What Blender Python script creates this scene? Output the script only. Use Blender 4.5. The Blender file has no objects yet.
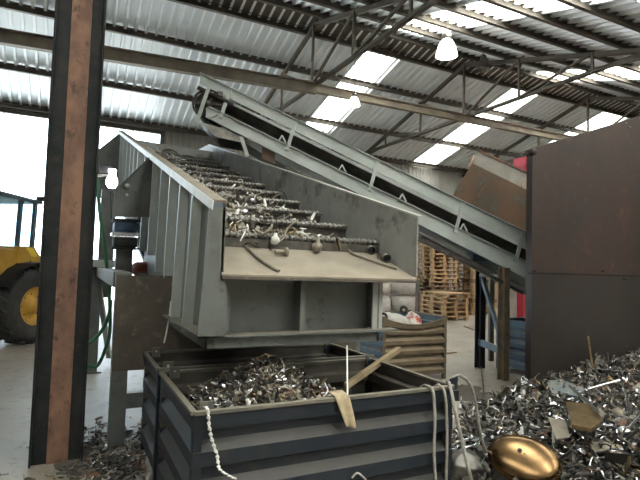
import bpy, bmesh, math, random
import numpy as np
from mathutils import Vector, Matrix, Euler
R = math.radians
C = bpy.context.scene.collection
random.seed(7)
# ------------------------------------------------------------------ camera
F = 500.0; YAW = R(26.5); PITCH = R(3.0); ROLL = R(1.7); EYE = Vector((0, 0, 1.6))
fw = Vector((math.sin(YAW)*math.cos(PITCH), math.cos(YAW)*math.cos(PITCH), math.sin(PITCH)))
r0 = Vector((math.cos(YAW), -math.sin(YAW), 0)); u0 = r0.cross(fw)
rt = r0*math.cos(ROLL) + u0*math.sin(ROLL); up = u0*math.cos(ROLL) - r0*math.sin(ROLL)
cam = bpy.data.cameras.new('camera'); co = bpy.data.objects.new('camera', cam); C.objects.link(co)
cam.sensor_width = 36; cam.lens = F/640*36; cam.clip_end = 300; cam.clip_start = .05
co.matrix_world = Matrix(((rt.x, up.x, -fw.x, EYE.x), (rt.y, up.y, -fw.y, EYE.y), (rt.z, up.z, -fw.z, EYE.z), (0, 0, 0, 1)))
bpy.context.scene.camera = co
# measured lines of the photograph turned into points of the place
def ray(x, y): return fw + rt*((x-320)/F) - up*((y-240)/F)
def onX(x, y, X): d = ray(x, y); return EYE + d*(X/d.x)
def onY(x, y, Y): d = ray(x, y); return EYE + d*(Y/d.y)
def onZ(x, y, Z): d = ray(x, y); return EYE + d*((Z-EYE.z)/d.z)
def onV(x, y, q, n): d = ray(x, y); return EYE + d*((Vector(q)-EYE).dot(n)/d.dot(n))

# ------------------------------------------------------------------ materials
def nt(m):
    m.use_nodes = True; t = m.node_tree; b = t.nodes['Principled BSDF']; return t, b
def mat(name, c1, c2=None, scale=6, rough=.6, metal=0, bump=0, dust=None, dust_amt=.7, stretch=None, contrast=(.35, .65), c3=None, s3=25, spec=None, detail=6):
    m = bpy.data.materials.new(name); t, b = nt(m); N, L = t.nodes, t.links
    b.inputs['Roughness'].default_value = rough; b.inputs['Metallic'].default_value = metal
    if spec is not None: b.inputs['Specular IOR Level'].default_value = spec
    col = None
    tc = N.new('ShaderNodeTexCoord'); mp = N.new('ShaderNodeMapping'); L.new(tc.outputs['Object'], mp.inputs[0])
    if stretch: mp.inputs['Scale'].default_value = stretch
    def noise(sc, det=6, ro=.6):
        n = N.new('ShaderNodeTexNoise'); n.inputs['Scale'].default_value = sc; n.inputs['Detail'].default_value = det; n.inputs['Roughness'].default_value = ro
        L.new(mp.outputs[0], n.inputs['Vector']); return n
    def mix(fac, a, bb):
        x = N.new('ShaderNodeMix'); x.data_type = 'RGBA'; L.new(fac, x.inputs[0])
        for k, v in ((6, a), (7, bb)):
            if isinstance(v, tuple): x.inputs[k].default_value = (*v, 1)
            else: L.new(v, x.inputs[k])
        return x.outputs[2]
    def rng(o, lo, hi):
        r = N.new('ShaderNodeMapRange'); r.inputs[1].default_value = lo; r.inputs[2].default_value = hi; L.new(o, r.inputs[0]); return r.outputs[0]
    if c2 is None: col = c1
    else:
        n = noise(scale, detail); col = mix(rng(n.outputs[0], *contrast), c1, c2)
    if c3 is not None:
        n3 = noise(s3, 4, .7); col = mix(rng(n3.outputs[0], .56, .68), col, c3)
    if dust is not None:
        g = N.new('ShaderNodeNewGeometry'); sx = N.new('ShaderNodeSeparateXYZ'); L.new(g.outputs['True Normal'], sx.inputs[0])
        mr = rng(sx.outputs[2], .25, .8); n2 = noise(9, 5); mm = N.new('ShaderNodeMath'); mm.operation = 'MULTIPLY'
        L.new(mr, mm.inputs[0]); r2 = N.new('ShaderNodeMapRange'); L.new(n2.outputs[0], r2.inputs[0]); r2.inputs[1].default_value = .3; r2.inputs[2].default_value = .6
        r2.inputs[3].default_value = dust_amt*.6; r2.inputs[4].default_value = dust_amt; L.new(r2.outputs[0], mm.inputs[1])
        col = mix(mm.outputs[0], col, dust)
    if isinstance(col, tuple): b.inputs['Base Color'].default_value = (*col, 1)
    else: L.new(col, b.inputs['Base Color'])
    if bump:
        nb = noise(scale*4, 8, .7); bp = N.new('ShaderNodeBump'); bp.inputs['Strength'].default_value = bump; bp.inputs['Distance'].default_value = .02
        L.new(nb.outputs[0], bp.inputs['Height']); L.new(bp.outputs[0], b.inputs['Normal'])
    return m
def emit(name, c, s):
    m = bpy.data.materials.new(name); t, b = nt(m); b.inputs['Base Color'].default_value = (*c, 1)
    b.inputs['Emission Color'].default_value = (*c, 1); b.inputs['Emission Strength'].default_value = s; return m
M = {}
DUST = (.30, .265, .20)
M['floor'] = mat('dusty_concrete', (.32, .287, .235), (.205, .185, .155), .9, .5, bump=.08, c3=(.13, .12, .10), s3=7, contrast=(.3, .7))
M['ground'] = mat('pale_yard_concrete', (.72, .71, .68), (.62, .61, .58), .5, .8)
M['sheet'] = mat('galvanised_roof_sheet', (.85, .90, .94), (.76, .80, .84), 1.3, .42, .1, contrast=(.3, .7))
M['sheet_old'] = mat('weathered_roof_sheet', (.45, .45, .42), (.33, .32, .29), 1.3, .55, .2, contrast=(.3, .7))
M['clad'] = mat('weathered_wall_cladding', (.36, .35, .32), (.26, .25, .23), 1.2, .7, contrast=(.3, .7))
M['steel'] = mat('brown_structural_steel', (.115, .10, .08), (.07, .062, .052), 3, .65)
M['beam'] = mat('dusty_tan_beam_steel', (.20, .17, .125), (.12, .10, .075), 3, .65)
M['col_dark'] = mat('black_painted_steel', (.010, .014, .016), (.026, .026, .026), 5, .55, bump=.1, c3=(.035, .027, .022), s3=14, spec=.2)
M['col_rust'] = mat('rusty_brown_steel', (.215, .118, .076), (.12, .065, .045), 6, .75, bump=.4, c3=(.055, .032, .026), s3=11, contrast=(.4, .6), stretch=(1, 1, .55))
M['paint'] = mat('grey_machine_paint', (.135, .147, .138), (.098, .106, .10), 3, .5, bump=.04, dust=(.24, .21, .16), dust_amt=.7, c3=(.075, .078, .073), s3=10)
M['inner'] = mat('grey_paint_with_soot', (.33, .335, .315), (.25, .25, .235), 2.5, .6, dust=DUST, c3=(.13, .128, .118), s3=3.2)  # lighter base holds daylight from the opening; the dark patches are soot
M['lip'] = mat('dusty_tan_plate', (.29, .255, .20), (.22, .19, .15), 5, .7, bump=.05)
M['pan'] = mat('brown_stained_steel', (.095, .08, .063), (.06, .052, .043), 4, .65, bump=.1, c3=(.14, .115, .085), s3=9)
M['deck'] = mat('dark_deck_steel', (.055, .05, .044), (.11, .10, .085), 14, .6, .3)
M['shaft'] = mat('worn_shaft_steel', (.30, .29, .27), (.16, .155, .145), 20, .45, .5)
M['conv'] = mat('pale_grey_green_paint', (.42, .46, .44), (.33, .365, .345), 2.5, .38, bump=.03, dust=DUST, dust_amt=.5)
M['belt'] = mat('black_rubber_belt', (.035, .033, .03), (.075, .068, .058), 6, .8)
M['bin'] = mat('navy_bin_paint', (.009, .014, .022), (.015, .020, .028), 4, .45, bump=.06, dust=(.05, .046, .036), dust_amt=.7, c3=(.024, .024, .022), s3=9, spec=.35)
M['bin_in'] = mat('dusty_bin_inside', (.085, .076, .062), (.045, .042, .038), 3, .7, bump=.1)
M['rim'] = mat('worn_bin_rim', (.085, .085, .078), (.15, .135, .105), 9, .5, dust=(.20, .185, .145), dust_amt=.9)
M['bin_brown'] = mat('muddy_brown_panel', (.17, .125, .075), (.10, .078, .052), 5, .7, bump=.1, dust=(.3, .24, .16))
M['bin_blue'] = mat('faded_blue_panel', (.085, .14, .19), (.055, .085, .115), 4, .6, bump=.08, c3=(.13, .14, .13), s3=8, dust=(.25, .25, .22))
M['bunker'] = mat('rust_brown_bunker_plate', (.040, .022, .016), (.022, .017, .016), 1.8, .5, bump=.12, c3=(.066, .034, .022), s3=5)
M['bunker2'] = mat('grey_brown_bunker_plate', (.019, .016, .015), (.026, .020, .017), 2, .48, bump=.12, c3=(.018, .018, .018), s3=5)
M['rustplate'] = mat('orange_rust_plate', (.15, .078, .043), (.085, .066, .045), 3, .7, bump=.1, c3=(.10, .10, .085), s3=3)
M['red'] = mat('red_machine_paint', (.50, .04, .075), (.36, .03, .05), 4, .45)
M['greypanel'] = mat('pale_grey_panel', (.36, .34, .30), (.26, .245, .22), 4, .7)
M['yellow'] = mat('yellow_machine_paint', (.62, .36, .045), (.46, .26, .035), 4, .45)
M['black'] = mat('black_rubber', (.022, .023, .025), (.04, .039, .037), 9, .75, bump=.15)
M['rubber_blue'] = mat('dark_blue_rubber', (.045, .10, .18), (.025, .05, .09), 8, .5)
M['red_dull'] = mat('dull_red_paint', (.30, .085, .06), (.2, .06, .045), 7, .5)
M['glass'] = None
M['green'] = mat('green_hose_rubber', (.03, .15, .07), None, rough=.45)
M['rope'] = mat('grey_white_cable', (.36, .345, .31), (.25, .24, .21), 30, .6)
M['white'] = mat('white_plastic', (.75, .75, .73), (.6, .6, .58), 8, .5)
M['tan'] = mat('tan_cloth', (.42, .35, .23), (.3, .24, .155), 25, .9)
M['wood'] = mat('pallet_wood', (.52, .37, .21), (.36, .24, .13), 6, .8, bump=.1, stretch=(1, 4, 4))
M['wood_dark'] = mat('weathered_pallet_wood', (.27, .185, .11), (.17, .12, .075), 6, .8, bump=.1, stretch=(1, 4, 4))
M['stick'] = mat('weathered_timber', (.33, .255, .155), (.22, .165, .10), 8, .8, bump=.2, stretch=(1, 1, 1))
M['bag'] = mat('white_woven_sack', (.62, .60, .56), (.48, .46, .43), 9, .85, bump=.2)
M['print'] = mat('red_and_white_printed_sack', (.65, .60, .55), (.45, .09, .07), 9, .8, contrast=(.48, .56))
M['s_bright'] = mat('bright_steel', (.78, .78, .78), (.58, .58, .6), 12, .22, 1)
M['s_dull'] = mat('dull_steel', (.24, .23, .21), (.13, .125, .115), 14, .38, .85, bump=.1)
M['s_dark'] = mat('dark_oxidised_steel', (.04, .038, .034), (.075, .068, .056), 14, .5, .5, bump=.15)
M['s_brass'] = mat('dirty_brass', (.30, .215, .11), (.15, .115, .06), 10, .38, .9)
M['s_tan'] = mat('dusty_tan_metal', (.28, .245, .19), (.18, .16, .125), 12, .6, .3)
M['s_white'] = mat('white_enamel_scrap', (.70, .70, .67), (.5, .5, .47), 10, .45)
M['s_rust'] = mat('rust_red_scrap', (.20, .10, .06), (.13, .075, .05), 10, .7)
M['gold'] = mat('polished_brass_dome', (.30, .19, .09), (.20, .125, .062), 7, .27, 1, bump=.02)
M['dirt_floor'] = mat('dark_floor_dirt', (.11, .095, .075), (.07, .06, .05), 14, .9, bump=.4)
M['dirt'] = mat('dark_scrap_fines', (.06, .054, .044), (.03, .028, .024), 18, .8, bump=.6)
g = bpy.data.materials.new('cab_glass'); t, b = nt(g)
mx = t.nodes.new('ShaderNodeMixShader'); tr = t.nodes.new('ShaderNodeBsdfTransparent'); gl = t.nodes.new('ShaderNodeBsdfGlossy')
tr.inputs[0].default_value = (.86, .95, .97, 1); gl.inputs['Roughness'].default_value = .05; mx.inputs[0].default_value = .1
t.links.new(tr.outputs[0], mx.inputs[1]); t.links.new(gl.outputs[0], mx.inputs[2]); t.links.new(mx.outputs[0], t.nodes['Material Output'].inputs[0]); M['glass'] = g
g = bpy.data.materials.new('translucent_rooflight'); t, b = nt(g)
mx = t.nodes.new('ShaderNodeMixShader'); tr = t.nodes.new('ShaderNodeBsdfTransparent'); gl = t.nodes.new('ShaderNodeBsdfTranslucent')
tr.inputs[0].default_value = (1, .98, .93, 1); gl.inputs[0].default_value = (.95, .92, .85, 1); mx.inputs[0].default_value = .97
t.links.new(tr.outputs[0], mx.inputs[1]); t.links.new(gl.outputs[0], mx.inputs[2]); t.links.new(mx.outputs[0], t.nodes['Material Output'].inputs[0]); M['sky'] = g
M['lamp'] = emit('lit_lamp_shade', (1, .93, .82), 5.0)
M['led'] = emit('lit_lamp_glass', (.95, .98, 1), 9.0)  # added glow for daylight showing between machine parts

# ------------------------------------------------------------------ geometry helpers
V = Vector
class MB:
    def __init__(s): s.v = []; s.f = []; s.sm = []
    def add(s, vs, fs, smooth=False):
        k = len(s.v); s.v += [V(p) for p in vs]; s.f += [tuple(i+k for i in q) for q in fs]; s.sm += [smooth]*len(fs); return s
    def box(s, x0, x1, y0, y1, z0, z1):
        vs = [(x, y, z) for x in (x0, x1) for y in (y0, y1) for z in (z0, z1)]
        return s.add(vs, [(0, 1, 3, 2), (4, 6, 7, 5), (0, 4, 5, 1), (2, 3, 7, 6), (0, 2, 6, 4), (1, 5, 7, 3)])
    def bar(s, p0, p1, w, h, u=(0, 0, 1)):           # rectangular bar; w sideways, h along u
        p0, p1 = V(p0), V(p1); d = (p1-p0).normalized(); u = V(u)
        if abs(d.dot(u.normalized())) > .98: u = V((1, 0, 0))
        a = d.cross(u).normalized(); b = a.cross(d).normalized()
        vs = [p+a*(i*w/2)+b*(j*h/2) for p in (p0, p1) for i in (-1, 1) for j in (-1, 1)]
        return s.add(vs, [(0, 1, 3, 2), (4, 6, 7, 5), (0, 4, 5, 1), (2, 3, 7, 6), (0, 2, 6, 4), (1, 5, 7, 3)])
    def channel(s, p0, p1, w, h, th=.012, u=(0, 0, 1), side=1):   # C section: web height h, flanges w towards side*a
        p0, p1 = V(p0), V(p1); d = (p1-p0).normalized(); u = V(u)
        a = d.cross(u).normalized()*side; b = (d.cross(u).normalized()).cross(d).normalized()
        for (o0, o1, q0, q1) in ((0, th, -h/2, h/2), (0, w, h/2-th, h/2), (0, w, -h/2, -h/2+th)):
            vs = [p+a*i+b*j for p in (p0, p1) for i in (o0, o1) for j in (q0, q1)]
            s.add(vs, [(0, 1, 3, 2), (4, 6, 7, 5), (0, 4, 5, 1), (2, 3, 7, 6), (0, 2, 6, 4), (1, 5, 7, 3)])
        return s
    def hsec(s, p0, p1, w, h, th=.012, u=(0, 1, 0)): # H section
        p0, p1 = V(p0), V(p1); d = (p1-p0).normalized(); a = d.cross(V(u)).normalized(); b = a.cross(d).normalized()
        for (o0, o1, q0, q1) in ((-w/2, w/2, -h/2, -h/2+th), (-w/2, w/2, h/2-th, h/2), (-th/2, th/2, -h/2, h/2)):
            vs = [p+a*i+b*j for p in (p0, p1) for i in (o0, o1) for j in (q0, q1)]
            s.add(vs, [(0, 1, 3, 2), (4, 6, 7, 5), (0, 4, 5, 1), (2, 3, 7, 6), (0, 2, 6, 4), (1, 5, 7, 3)])
        return s
    def tube(s, pts, r, n=8, caps=True):
        pts = [V(p) for p in pts]; rings = []; a = None
        for i, p in enumerate(pts):
            d = (pts[min(i+1, len(pts)-1)]-pts[max(i-1, 0)]).normalized()
            if a is None: a = d.orthogonal().normalized()
            else: a = (a-d*a.dot(d)).normalized()
            b = d.cross(a); rr = r[i] if isinstance(r, (list, tuple)) else r
            rings.append([p+(a*math.cos(k*2*math.pi/n)+b*math.sin(k*2*math.pi/n))*rr for k in range(n)])
        vs = [q for g in rings for q in g]; fs = []
        for i in range(len(pts)-1):
            for k in range(n): fs.append((i*n+k, i*n+(k+1) % n, (i+1)*n+(k+1) % n, (i+1)*n+k))
        s.add(vs, fs, True)
        if caps: s.add(rings[0], [tuple(range(n))[::-1]]); s.add(rings[-1], [tuple(range(n))])
        return s
    def lathe(s, prof, c, ax=(0, 0, 1), n=24, smooth=True): # prof: (radius, along)
        ax = V(ax).normalized(); a = ax.orthogonal().normalized(); b = ax.cross(a); c = V(c)
        vs = [c+ax*z+(a*math.cos(k*2*math.pi/n)+b*math.sin(k*2*math.pi/n))*r for r, z in prof for k in range(n)]
        fs = [(i*n+k, i*n+(k+1) % n, (i+1)*n+(k+1) % n, (i+1)*n+k) for i in range(len(prof)-1) for k in range(n)]
        return s.add(vs, fs, smooth)
    def prism(s, poly, e):                               # polygon (3D, planar) extruded by vector e
        poly = [V(p) for p in poly]; e = V(e); n = len(poly)
        fs = [tuple(range(n))[::-1], tuple(range(n, 2*n))] + [(i, (i+1) % n, n+(i+1) % n, n+i) for i in range(n)]
        return s.add(poly+[p+e for p in poly], fs)
    def sheet(s, rows, th=0, smooth=False):              # grid of points
        m, n = len(rows), len(rows[0]); vs = [p for r in rows for p in r]
        return s.add(vs, [(i*n+j, i*n+j+1, (i+1)*n+j+1, (i+1)*n+j) for i in range(m-1) for j in range(n-1)], smooth)
    def build(s, name, m, parent=None, bevel=0, solid=0, local=False, weld=False):
        off = V((0, 0, 0))
        if parent is not None and not local:
            q = parent
            while q is not None: off += q.location; q = q.parent
        vs = [p-off for p in s.v]; loc = V((0, 0, 0))
        if parent is None and not local:
            xs = [p.x for p in vs]; ys = [p.y for p in vs]; zs = [p.z for p in vs]
            loc = V(((min(xs)+max(xs))/2, (min(ys)+max(ys))/2, min(zs))); vs = [p-loc for p in vs]
        me = bpy.data.meshes.new(name); me.from_pydata(vs, [], s.f); me.update()
        me.polygons.foreach_set('use_smooth', s.sm)
        bm = bmesh.new(); bm.from_mesh(me)
        if weld: bmesh.ops.remove_doubles(bm, verts=bm.verts, dist=1e-4)
        bmesh.ops.recalc_face_normals(bm, faces=bm.faces); bm.to_mesh(me); bm.free()
        for k in (m if isinstance(m, (list, tuple)) else [m]): me.materials.append(M[k] if isinstance(k, str) else k)
        o = bpy.data.objects.new(name, me); C.objects.link(o); o.location = loc
        if parent is not None: o.parent = parent
        if solid: d = o.modifiers.new('solid', 'SOLIDIFY'); d.thickness = solid; d.offset = 0
        if bevel: d = o.modifiers.new('bevel', 'BEVEL'); d.width = bevel; d.segments = 2; d.limit_method = 'ANGLE'
        return o
def tag(o, label, cat, group=None, kind=None):
    o['label'] = label; o['category'] = cat
    if group: o['group'] = group
    if kind: o['kind'] = kind
    return o
def thing(name, label, cat, loc=(0, 0, 0), rz=0, group=None, kind=None):
    o = bpy.data.objects.new(name, None); C.objects.link(o); o.empty_display_size = .2
    o.location = loc; o.rotation_euler = (0, 0, rz); return tag(o, label, cat, group, kind)
def lab(o, l): o['label'] = l; return o
def kids(o): return [c for c in o.children]
def copy_tree(o, parent=None):
    c = o.copy(); C.objects.link(c); c.parent = parent
    for ch in list(o.children): copy_tree(ch, c)
    return c
def smoothpts(pts, k=4):                                 # Catmull-Rom
    pts = [V(p) for p in pts]; P = [pts[0]]+pts+[pts[-1]]; out = []
    for i in range(1, len(P)-2):
        for j in range(k):
            t = j/k; a, b, c, d = P[i-1], P[i], P[i+1], P[i+2]
            out.append(.5*((2*b)+(c-a)*t+(2*a-5*b+4*c-d)*t*t+(3*b-a-3*c+d)*t**3))
    return out+[pts[-1]]

# ------------------------------------------------------------------ building shell
YW, ZE, YR = 17.5, 6.22, 11.25; SL = .286; ZR = ZE+SL*(YW-YR); YN = 2*YR-YW       # far eave, ridge, near eave
XL, XR = -14.0, 31.0
def zfar(y): return ZE+SL*(YW-y)
def znear(y): return ZR-SL*(YR-y)
mb = MB(); mb.box(XL-2, XR, -9, 20.0, -.15, 0); o = mb.build('floor', 'floor'); tag(o, 'dusty grey concrete floor of the shed', 'floor', kind='structure')
mb = MB(); mb.box(-60, 60, 20.0, 90, -.15, -.01); o = mb.build('ground', 'ground'); tag(o, 'pale concrete yard outside the wide opening', 'ground', kind='structure')
PER = .25
def ribbed(mb, x0, x1, pts):
    "trapezoid roof sheet, ribs run along pts (list of (y, z))"
    xs = []; x = x0
    prof = [(0, 0), (.15, 0), (.17, -.075), (.23, -.075)]
    k0 = math.floor(x0/PER)
    k = k0
    while k*PER < x1:
        for dx, dz in prof:
            xx = k*PER+dx
            if x0 <= xx <= x1: xs.append((xx, dz))
        k += 1
    xs = [(x0, 0)]+xs+[(x1, 0)]
    mb.sheet([[(x, y, z+dz) for x, dz in xs] for y, z in pts])
def slope(name, y0, y1, zf, holes, m, label, labels):
    "holes: (x0,x1,ya,yb) rooflights"
    mb = MB(); x = XL; ob = []
    for (a, b, ya, yb) in sorted(holes):
        ribbed(mb, x, a, [(y0, zf(y0)), (y1, zf(y1))])
        if ya > y0: ribbed(mb, a, b, [(y0, zf(y0)), (ya, zf(ya))])
        if yb < y1: ribbed(mb, a, b, [(yb, zf(yb)), (y1, zf(y1))])
        x = b; ob.append((a, b, ya, yb))
    ribbed(mb, x, XR, [(y0, zf(y0)), (y1, zf(y1))])
    c = mb.build(name, m); tag(c, label, 'roof', kind='structure')
    for q, l in zip(ob, labels):
        sk = MB(); ribbed(sk, q[0], q[1], [(q[2], zf(q[2])), (q[3], zf(q[3]))])
        global nwin; nwin += 1
        tag(sk.build('window_%d' % nwin, 'sky'), l, 'rooflight', kind='structure')
nwin = 0
slope('ceiling', YR, YW+.6, zfar, [(7.25, 8.3, YR+.2, 16.2), (13.1, 14.2, YR+.3, 17.45), (17.9, 19.2, YR+.2, 15.5), (24, 25.2, YR+.2, 16)], 'sheet',
      'ribbed metal roof sheets sloping down to the far wall', ['long bright rooflight strip above the upper conveyor', 'long bright rooflight strip low beside the far wall', 'short bright rooflight strip above the brown bunker edge', 'rooflight strip far along the far roof slope'])
slope('ceiling.001', YN-.1, YR, znear, [(6.75, 7.85, YN+.2, 10.3), (12.6, 14.0, 6.6, 10.7), (18.0, 19.2, 6, 10.5)], 'sheet',
      'ribbed metal roof sheets sloping up from near eave', ['bright rooflight strip above the hanging lit lamp', 'bright rooflight patch at the right beyond the second truss', 'rooflight strip far along the near roof slope'])
# roof of the bay the camera stands in (seen only from other viewpoints)
zb1 = lambda y: ZE+SL*(YN-y); yb = YN-6.25; zb2 = lambda y: zb1(yb)-SL*(yb-y)
slope('ceiling.002', yb, YN-.1, zb1, [(2, 3.4, yb+.4, YN-1), (7, 8.4, yb+.4, YN-1), (12.6, 14, yb+.4, YN-1), (-4, -2.6, yb+.4, YN-1)], 'sheet_old', 'ribbed roof sheets over the bay in front of the machine', ['rooflight strip in the nearer bay']*4)
slope('ceiling.003', -7.7, yb, zb2, [(2, 3.4, -7, yb-.4), (7, 8.4, -7, yb-.4), (12.6, 14, -7, yb-.4), (-4, -2.6, -7, yb-.4)], 'sheet_old', 'ribbed roof sheets over the bay behind the viewer', ['rooflight strip behind the viewer']*4)
# ridge cap, purlins, eave beams
def beamX(name, y, z, w, h, m, label, x0=XL, x1=XR, z1=None, cat='beam'):
    b = MB(); b.channel((x0, y, z), (x1, y, z1 if z1 is not None else z), w, h, .012); return tag(b.build(name, m), label, cat, kind='structure')
for y, w, l in ((17.35, .1, 'purlin along the far eave'), (15.5, .08, 'purlin halfway down the far roof slope'), (13.2, .08, 'purlin below the ridge on the far slope'), (11.75, .1, 'ridge purlin on the far slope')):
    beamX('roof_purlin', y, zfar(y)-.04-.09, w, .18, 'steel', 'dark steel '+l)
for y, l in ((10.75, 'ridge purlin on the near slope'), (9.7, 'first purlin below the ridge on near slope'), (8.7, 'second purlin below the ridge on near slope'), (7.6, 'third purlin below the ridge on near slope'), (6.6, 'fourth purlin below the ridge on near slope'), (5.6, 'fifth purlin below the ridge on near slope')):
    beamX('roof_purlin', y, znear(y)-.04-.09, .08, .18, 'steel', 'dark steel '+l)
b = MB(); b.prism([(XL, YR-.45, znear(YR-.45)-.06), (XL, YR, ZR-.07), (XL, YR+.45, zfar(YR+.45)-.06), (XL, YR, ZR-.02)], (XR-XL, 0, 0))
tag(b.build('ridge_cap', 'steel'), 'dark ridge flashing along the roof crest', 'ridge flashing', kind='structure')
# long tie beam under the trusses
b = MB(); b.hsec((-6, 11.0, 5.58), (5.25, 11.0, 6.0), .15, .28, .025, (0, 0, 1)); b.hsec((5.25, 11.0, 6.0), (15.6, 11.0, 6.05), .13, .22, .025, (0, 0, 1))
tag(b.build('tie_beam', 'beam'), 'long brown steel tie beam running under the roof trusses', 'beam', kind='structure')
# trusses
def truss(X, label):
    r = thing('roof_truss', label, 'roof truss', (X, YR, 6.1), kind='structure')
    b = MB(); b.channel((X, YN, ZE-.32), (X, YR, ZR-.27), .09, .11, .012); b.channel((X, YR, ZR-.27), (X, YW, ZE-.32), .09, .11, .012); b.build('top_chord', 'steel', r)
    b = MB(); b.channel((X, YN, 6.14), (X, YW, 6.14), .08, .09, .012); b.build('bottom_chord', 'steel', r)
    for i, y in enumerate((YR, YR+2.05, YR-2.05, YR+4.1, YR-4.1)):
        zt = (zfar(y) if y > YR else znear(y))-.28
        b = MB(); b.bar((X, y, 6.14), (X, y, zt), .05, .06, (0, 1, 0)); b.build('web_post', 'steel', r)
    for s in (1, -1):
        for k in (0, 1, 2):
            y0, y1 = YR+s*2.05*k, YR+s*2.05*(k+1)
            f = zfar if s > 0 else znear
            if k == 0: p, q = (X, y0, 6.14), (X, y1, f(y1)-.28)
            elif k == 1: p, q = (X, y0, 6.14), (X, y1, f(y1)-.28)
            else: p, q = (X, y0, 6.14), (X, y1-.02*s, f(y1)-.28)
            b = MB(); b.bar(p, q, .05, .06, (1, 0, 0)); b.build('web_diagonal', 'steel', r)
    b = MB()
    for y in (YR, YR+2.05, YR-2.05):
        zt = (zfar(y) if y > YR else znear(y))-.27
        b.prism([(X+.012, y-.16, zt+.06-abs(0)), (X+.012, y+.16, zt+.06), (X+.012, y+.06, zt-.2), (X+.012, y-.06, zt-.2)], (.012, 0, 0))
    b.build('gusset_plate', 'steel', r)
    return r
truss(.2, 'steel roof truss in line with the rusty column'); truss(5.25, 'steel roof truss above the upper end of the conveyor')
truss(10.25, 'steel roof truss beside the hanging lit lamp'); truss(15.9, 'steel roof truss above the brown bunker, beyond the second'); truss(21.2, 'steel roof truss farthest along the shed')
# far wall with the wide opening
OX0, OX1, OZ = -8.5, 2.55, 5.9
def claddingY(mb, x0, x1, z0, z1, y):
    xs = []; k = math.floor(x0/.2)
    while k*.2 < x1:
        for dx, dy in ((0, 0), (.1, 0), (.12, -.03), (.18, -.03)):
            xx = k*.2+dx
            if x0 < xx < x1: xs.append((xx, dy))
        k += 1
    xs = [(x0, 0)]+xs+[(x1, 0)]; mb.sheet([[(x, y+dy, z) for x, dy in xs] for z in (z0, z1)])
b = MB(); claddingY(b, OX1, XR, 0, ZE+.05, YW); claddingY(b, XL, OX0, 0, ZE+.05, YW); claddingY(b, OX0, OX1, OZ, ZE+.05, YW)
tag(b.build('wall_far', 'clad'), 'dusty grey ribbed far wall under the eave', 'wall', kind='structure')
b = MB(); b.box(OX0, OX1, YW-.1, YW-.04, OZ, OZ+.12); b.box(OX1-.02, OX1+.12, YW-.1, YW-.04, 0, OZ+.12)
tag(b.build('trim_1', 'steel'), 'dark steel frame of the wide bright opening', 'trim', kind='structure')
b = MB(); b.box(XL-.1, XL, -9, YW+.5, 0, 9); tag(b.build('wall_left', 'clad'), 'end wall of the shed far to the left', 'wall', kind='structure')  # unseen, added to keep light off the left-hand faces
b = MB(); b.box(XL, XR, -7.7, -7.6, 0, 6.3); tag(b.build('wall_near', 'clad'), 'long wall of the shed behind the viewer', 'wall', kind='structure')  # unseen, added to cut the light from the camera side
b = MB(); b.box(XR, XR+.1, -9, YW+.5, 0, 9); tag(b.build('wall_right', 'clad'), 'end wall of the shed far to the right', 'wall', kind='structure')
b = MB(); b.box(XL, XR, YW-.12, YW-.05, 3.1, 3.24); tag(b.build('trim_2', 'steel'), 'dark steel rail across the far wall', 'trim', kind='structure').data
bpy.data.objects['trim_2'].scale = (1, 1, 1)
# cut the rail to the solid right part only
me = bpy.data.objects['trim_2'].data
for v in me.vertices:
    if v.co.x < 0: v.co.x = OX1+.15-bpy.data.objects['trim_2'].location.x

# rusty column
t = thing('column', 'tall rusty brown and black steel column beside the yellow loader', 'column', (-.01, 4.5, 0), kind='structure')
YC = 4.5
b = MB(); b.box(-.085, .065, YC-.02, YC+.0, 0, 6.0); b.build('web', 'col_rust', t)
for x0, x1, s in ((-.205, -.085, -1), (.065, .17, 1)):
    b = MB(); b.box(x0, x1, YC-.006, YC+.02, 0, 6.0)
    if s < 0: b.box(x0, x0+.014, YC-.06, YC+.19, 0, 6.0)
    else: b.box(x1-.014, x1, YC-.06, YC+.19, 0, 6.0)
    b.build('flange', 'col_dark', t, bevel=.003)
b = MB(); b.box(-.1, .08, YC+.02, YC+.2, 0, 6.0); b.build('rear_web', 'col_dark', t)

# ------------------------------------------------------------------ vibrating screen
XA, XB = .84, 2.3                                       # inner faces of its side walls
def ztop(y): return 1.97+.287*(y-3.0)
scr = thing('vibrating_screen', 'large grey inclined screening machine discharging over the navy bins', 'screening machine', (1.5, 5.5, 0))
YB = 9.6
lw = MB()
lw.prism([(XA-.014, 3.0, ztop(3.0)), (XA-.014, 3.0, 1.5), (XA-.014, 3.12, 1.08), (XA-.014, 4.4, 1.08), (XA-.014, 4.4, 1.25), (XA-.014, 4.78, 1.27), (XA-.014, 4.78, 1.38), (XA-.014, 6.0, 1.42), (XA-.014, 10.9, 2.75), (XA-.014, 10.9, ztop(10.9))], (.014, 0, 0))
w = lw.build('side_wall', 'paint', scr)
b = MB(); b.bar((XA-.04, 2.98, ztop(2.98)+.012), (XA-.04, 10.95, ztop(10.95)+.012), .085, .016, (0, 0, 1)); b.build('top_flange', 'lip', w)
b = MB(); b.bar((XA-.085, 2.98, ztop(2.98)-.015), (XA-.085, 10.95, ztop(10.95)-.015), .01, .06, (0, 0, 1)); b.build('flange_lip', 'white', w)  # white colour imitates sky brightness on the outer lip
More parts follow.
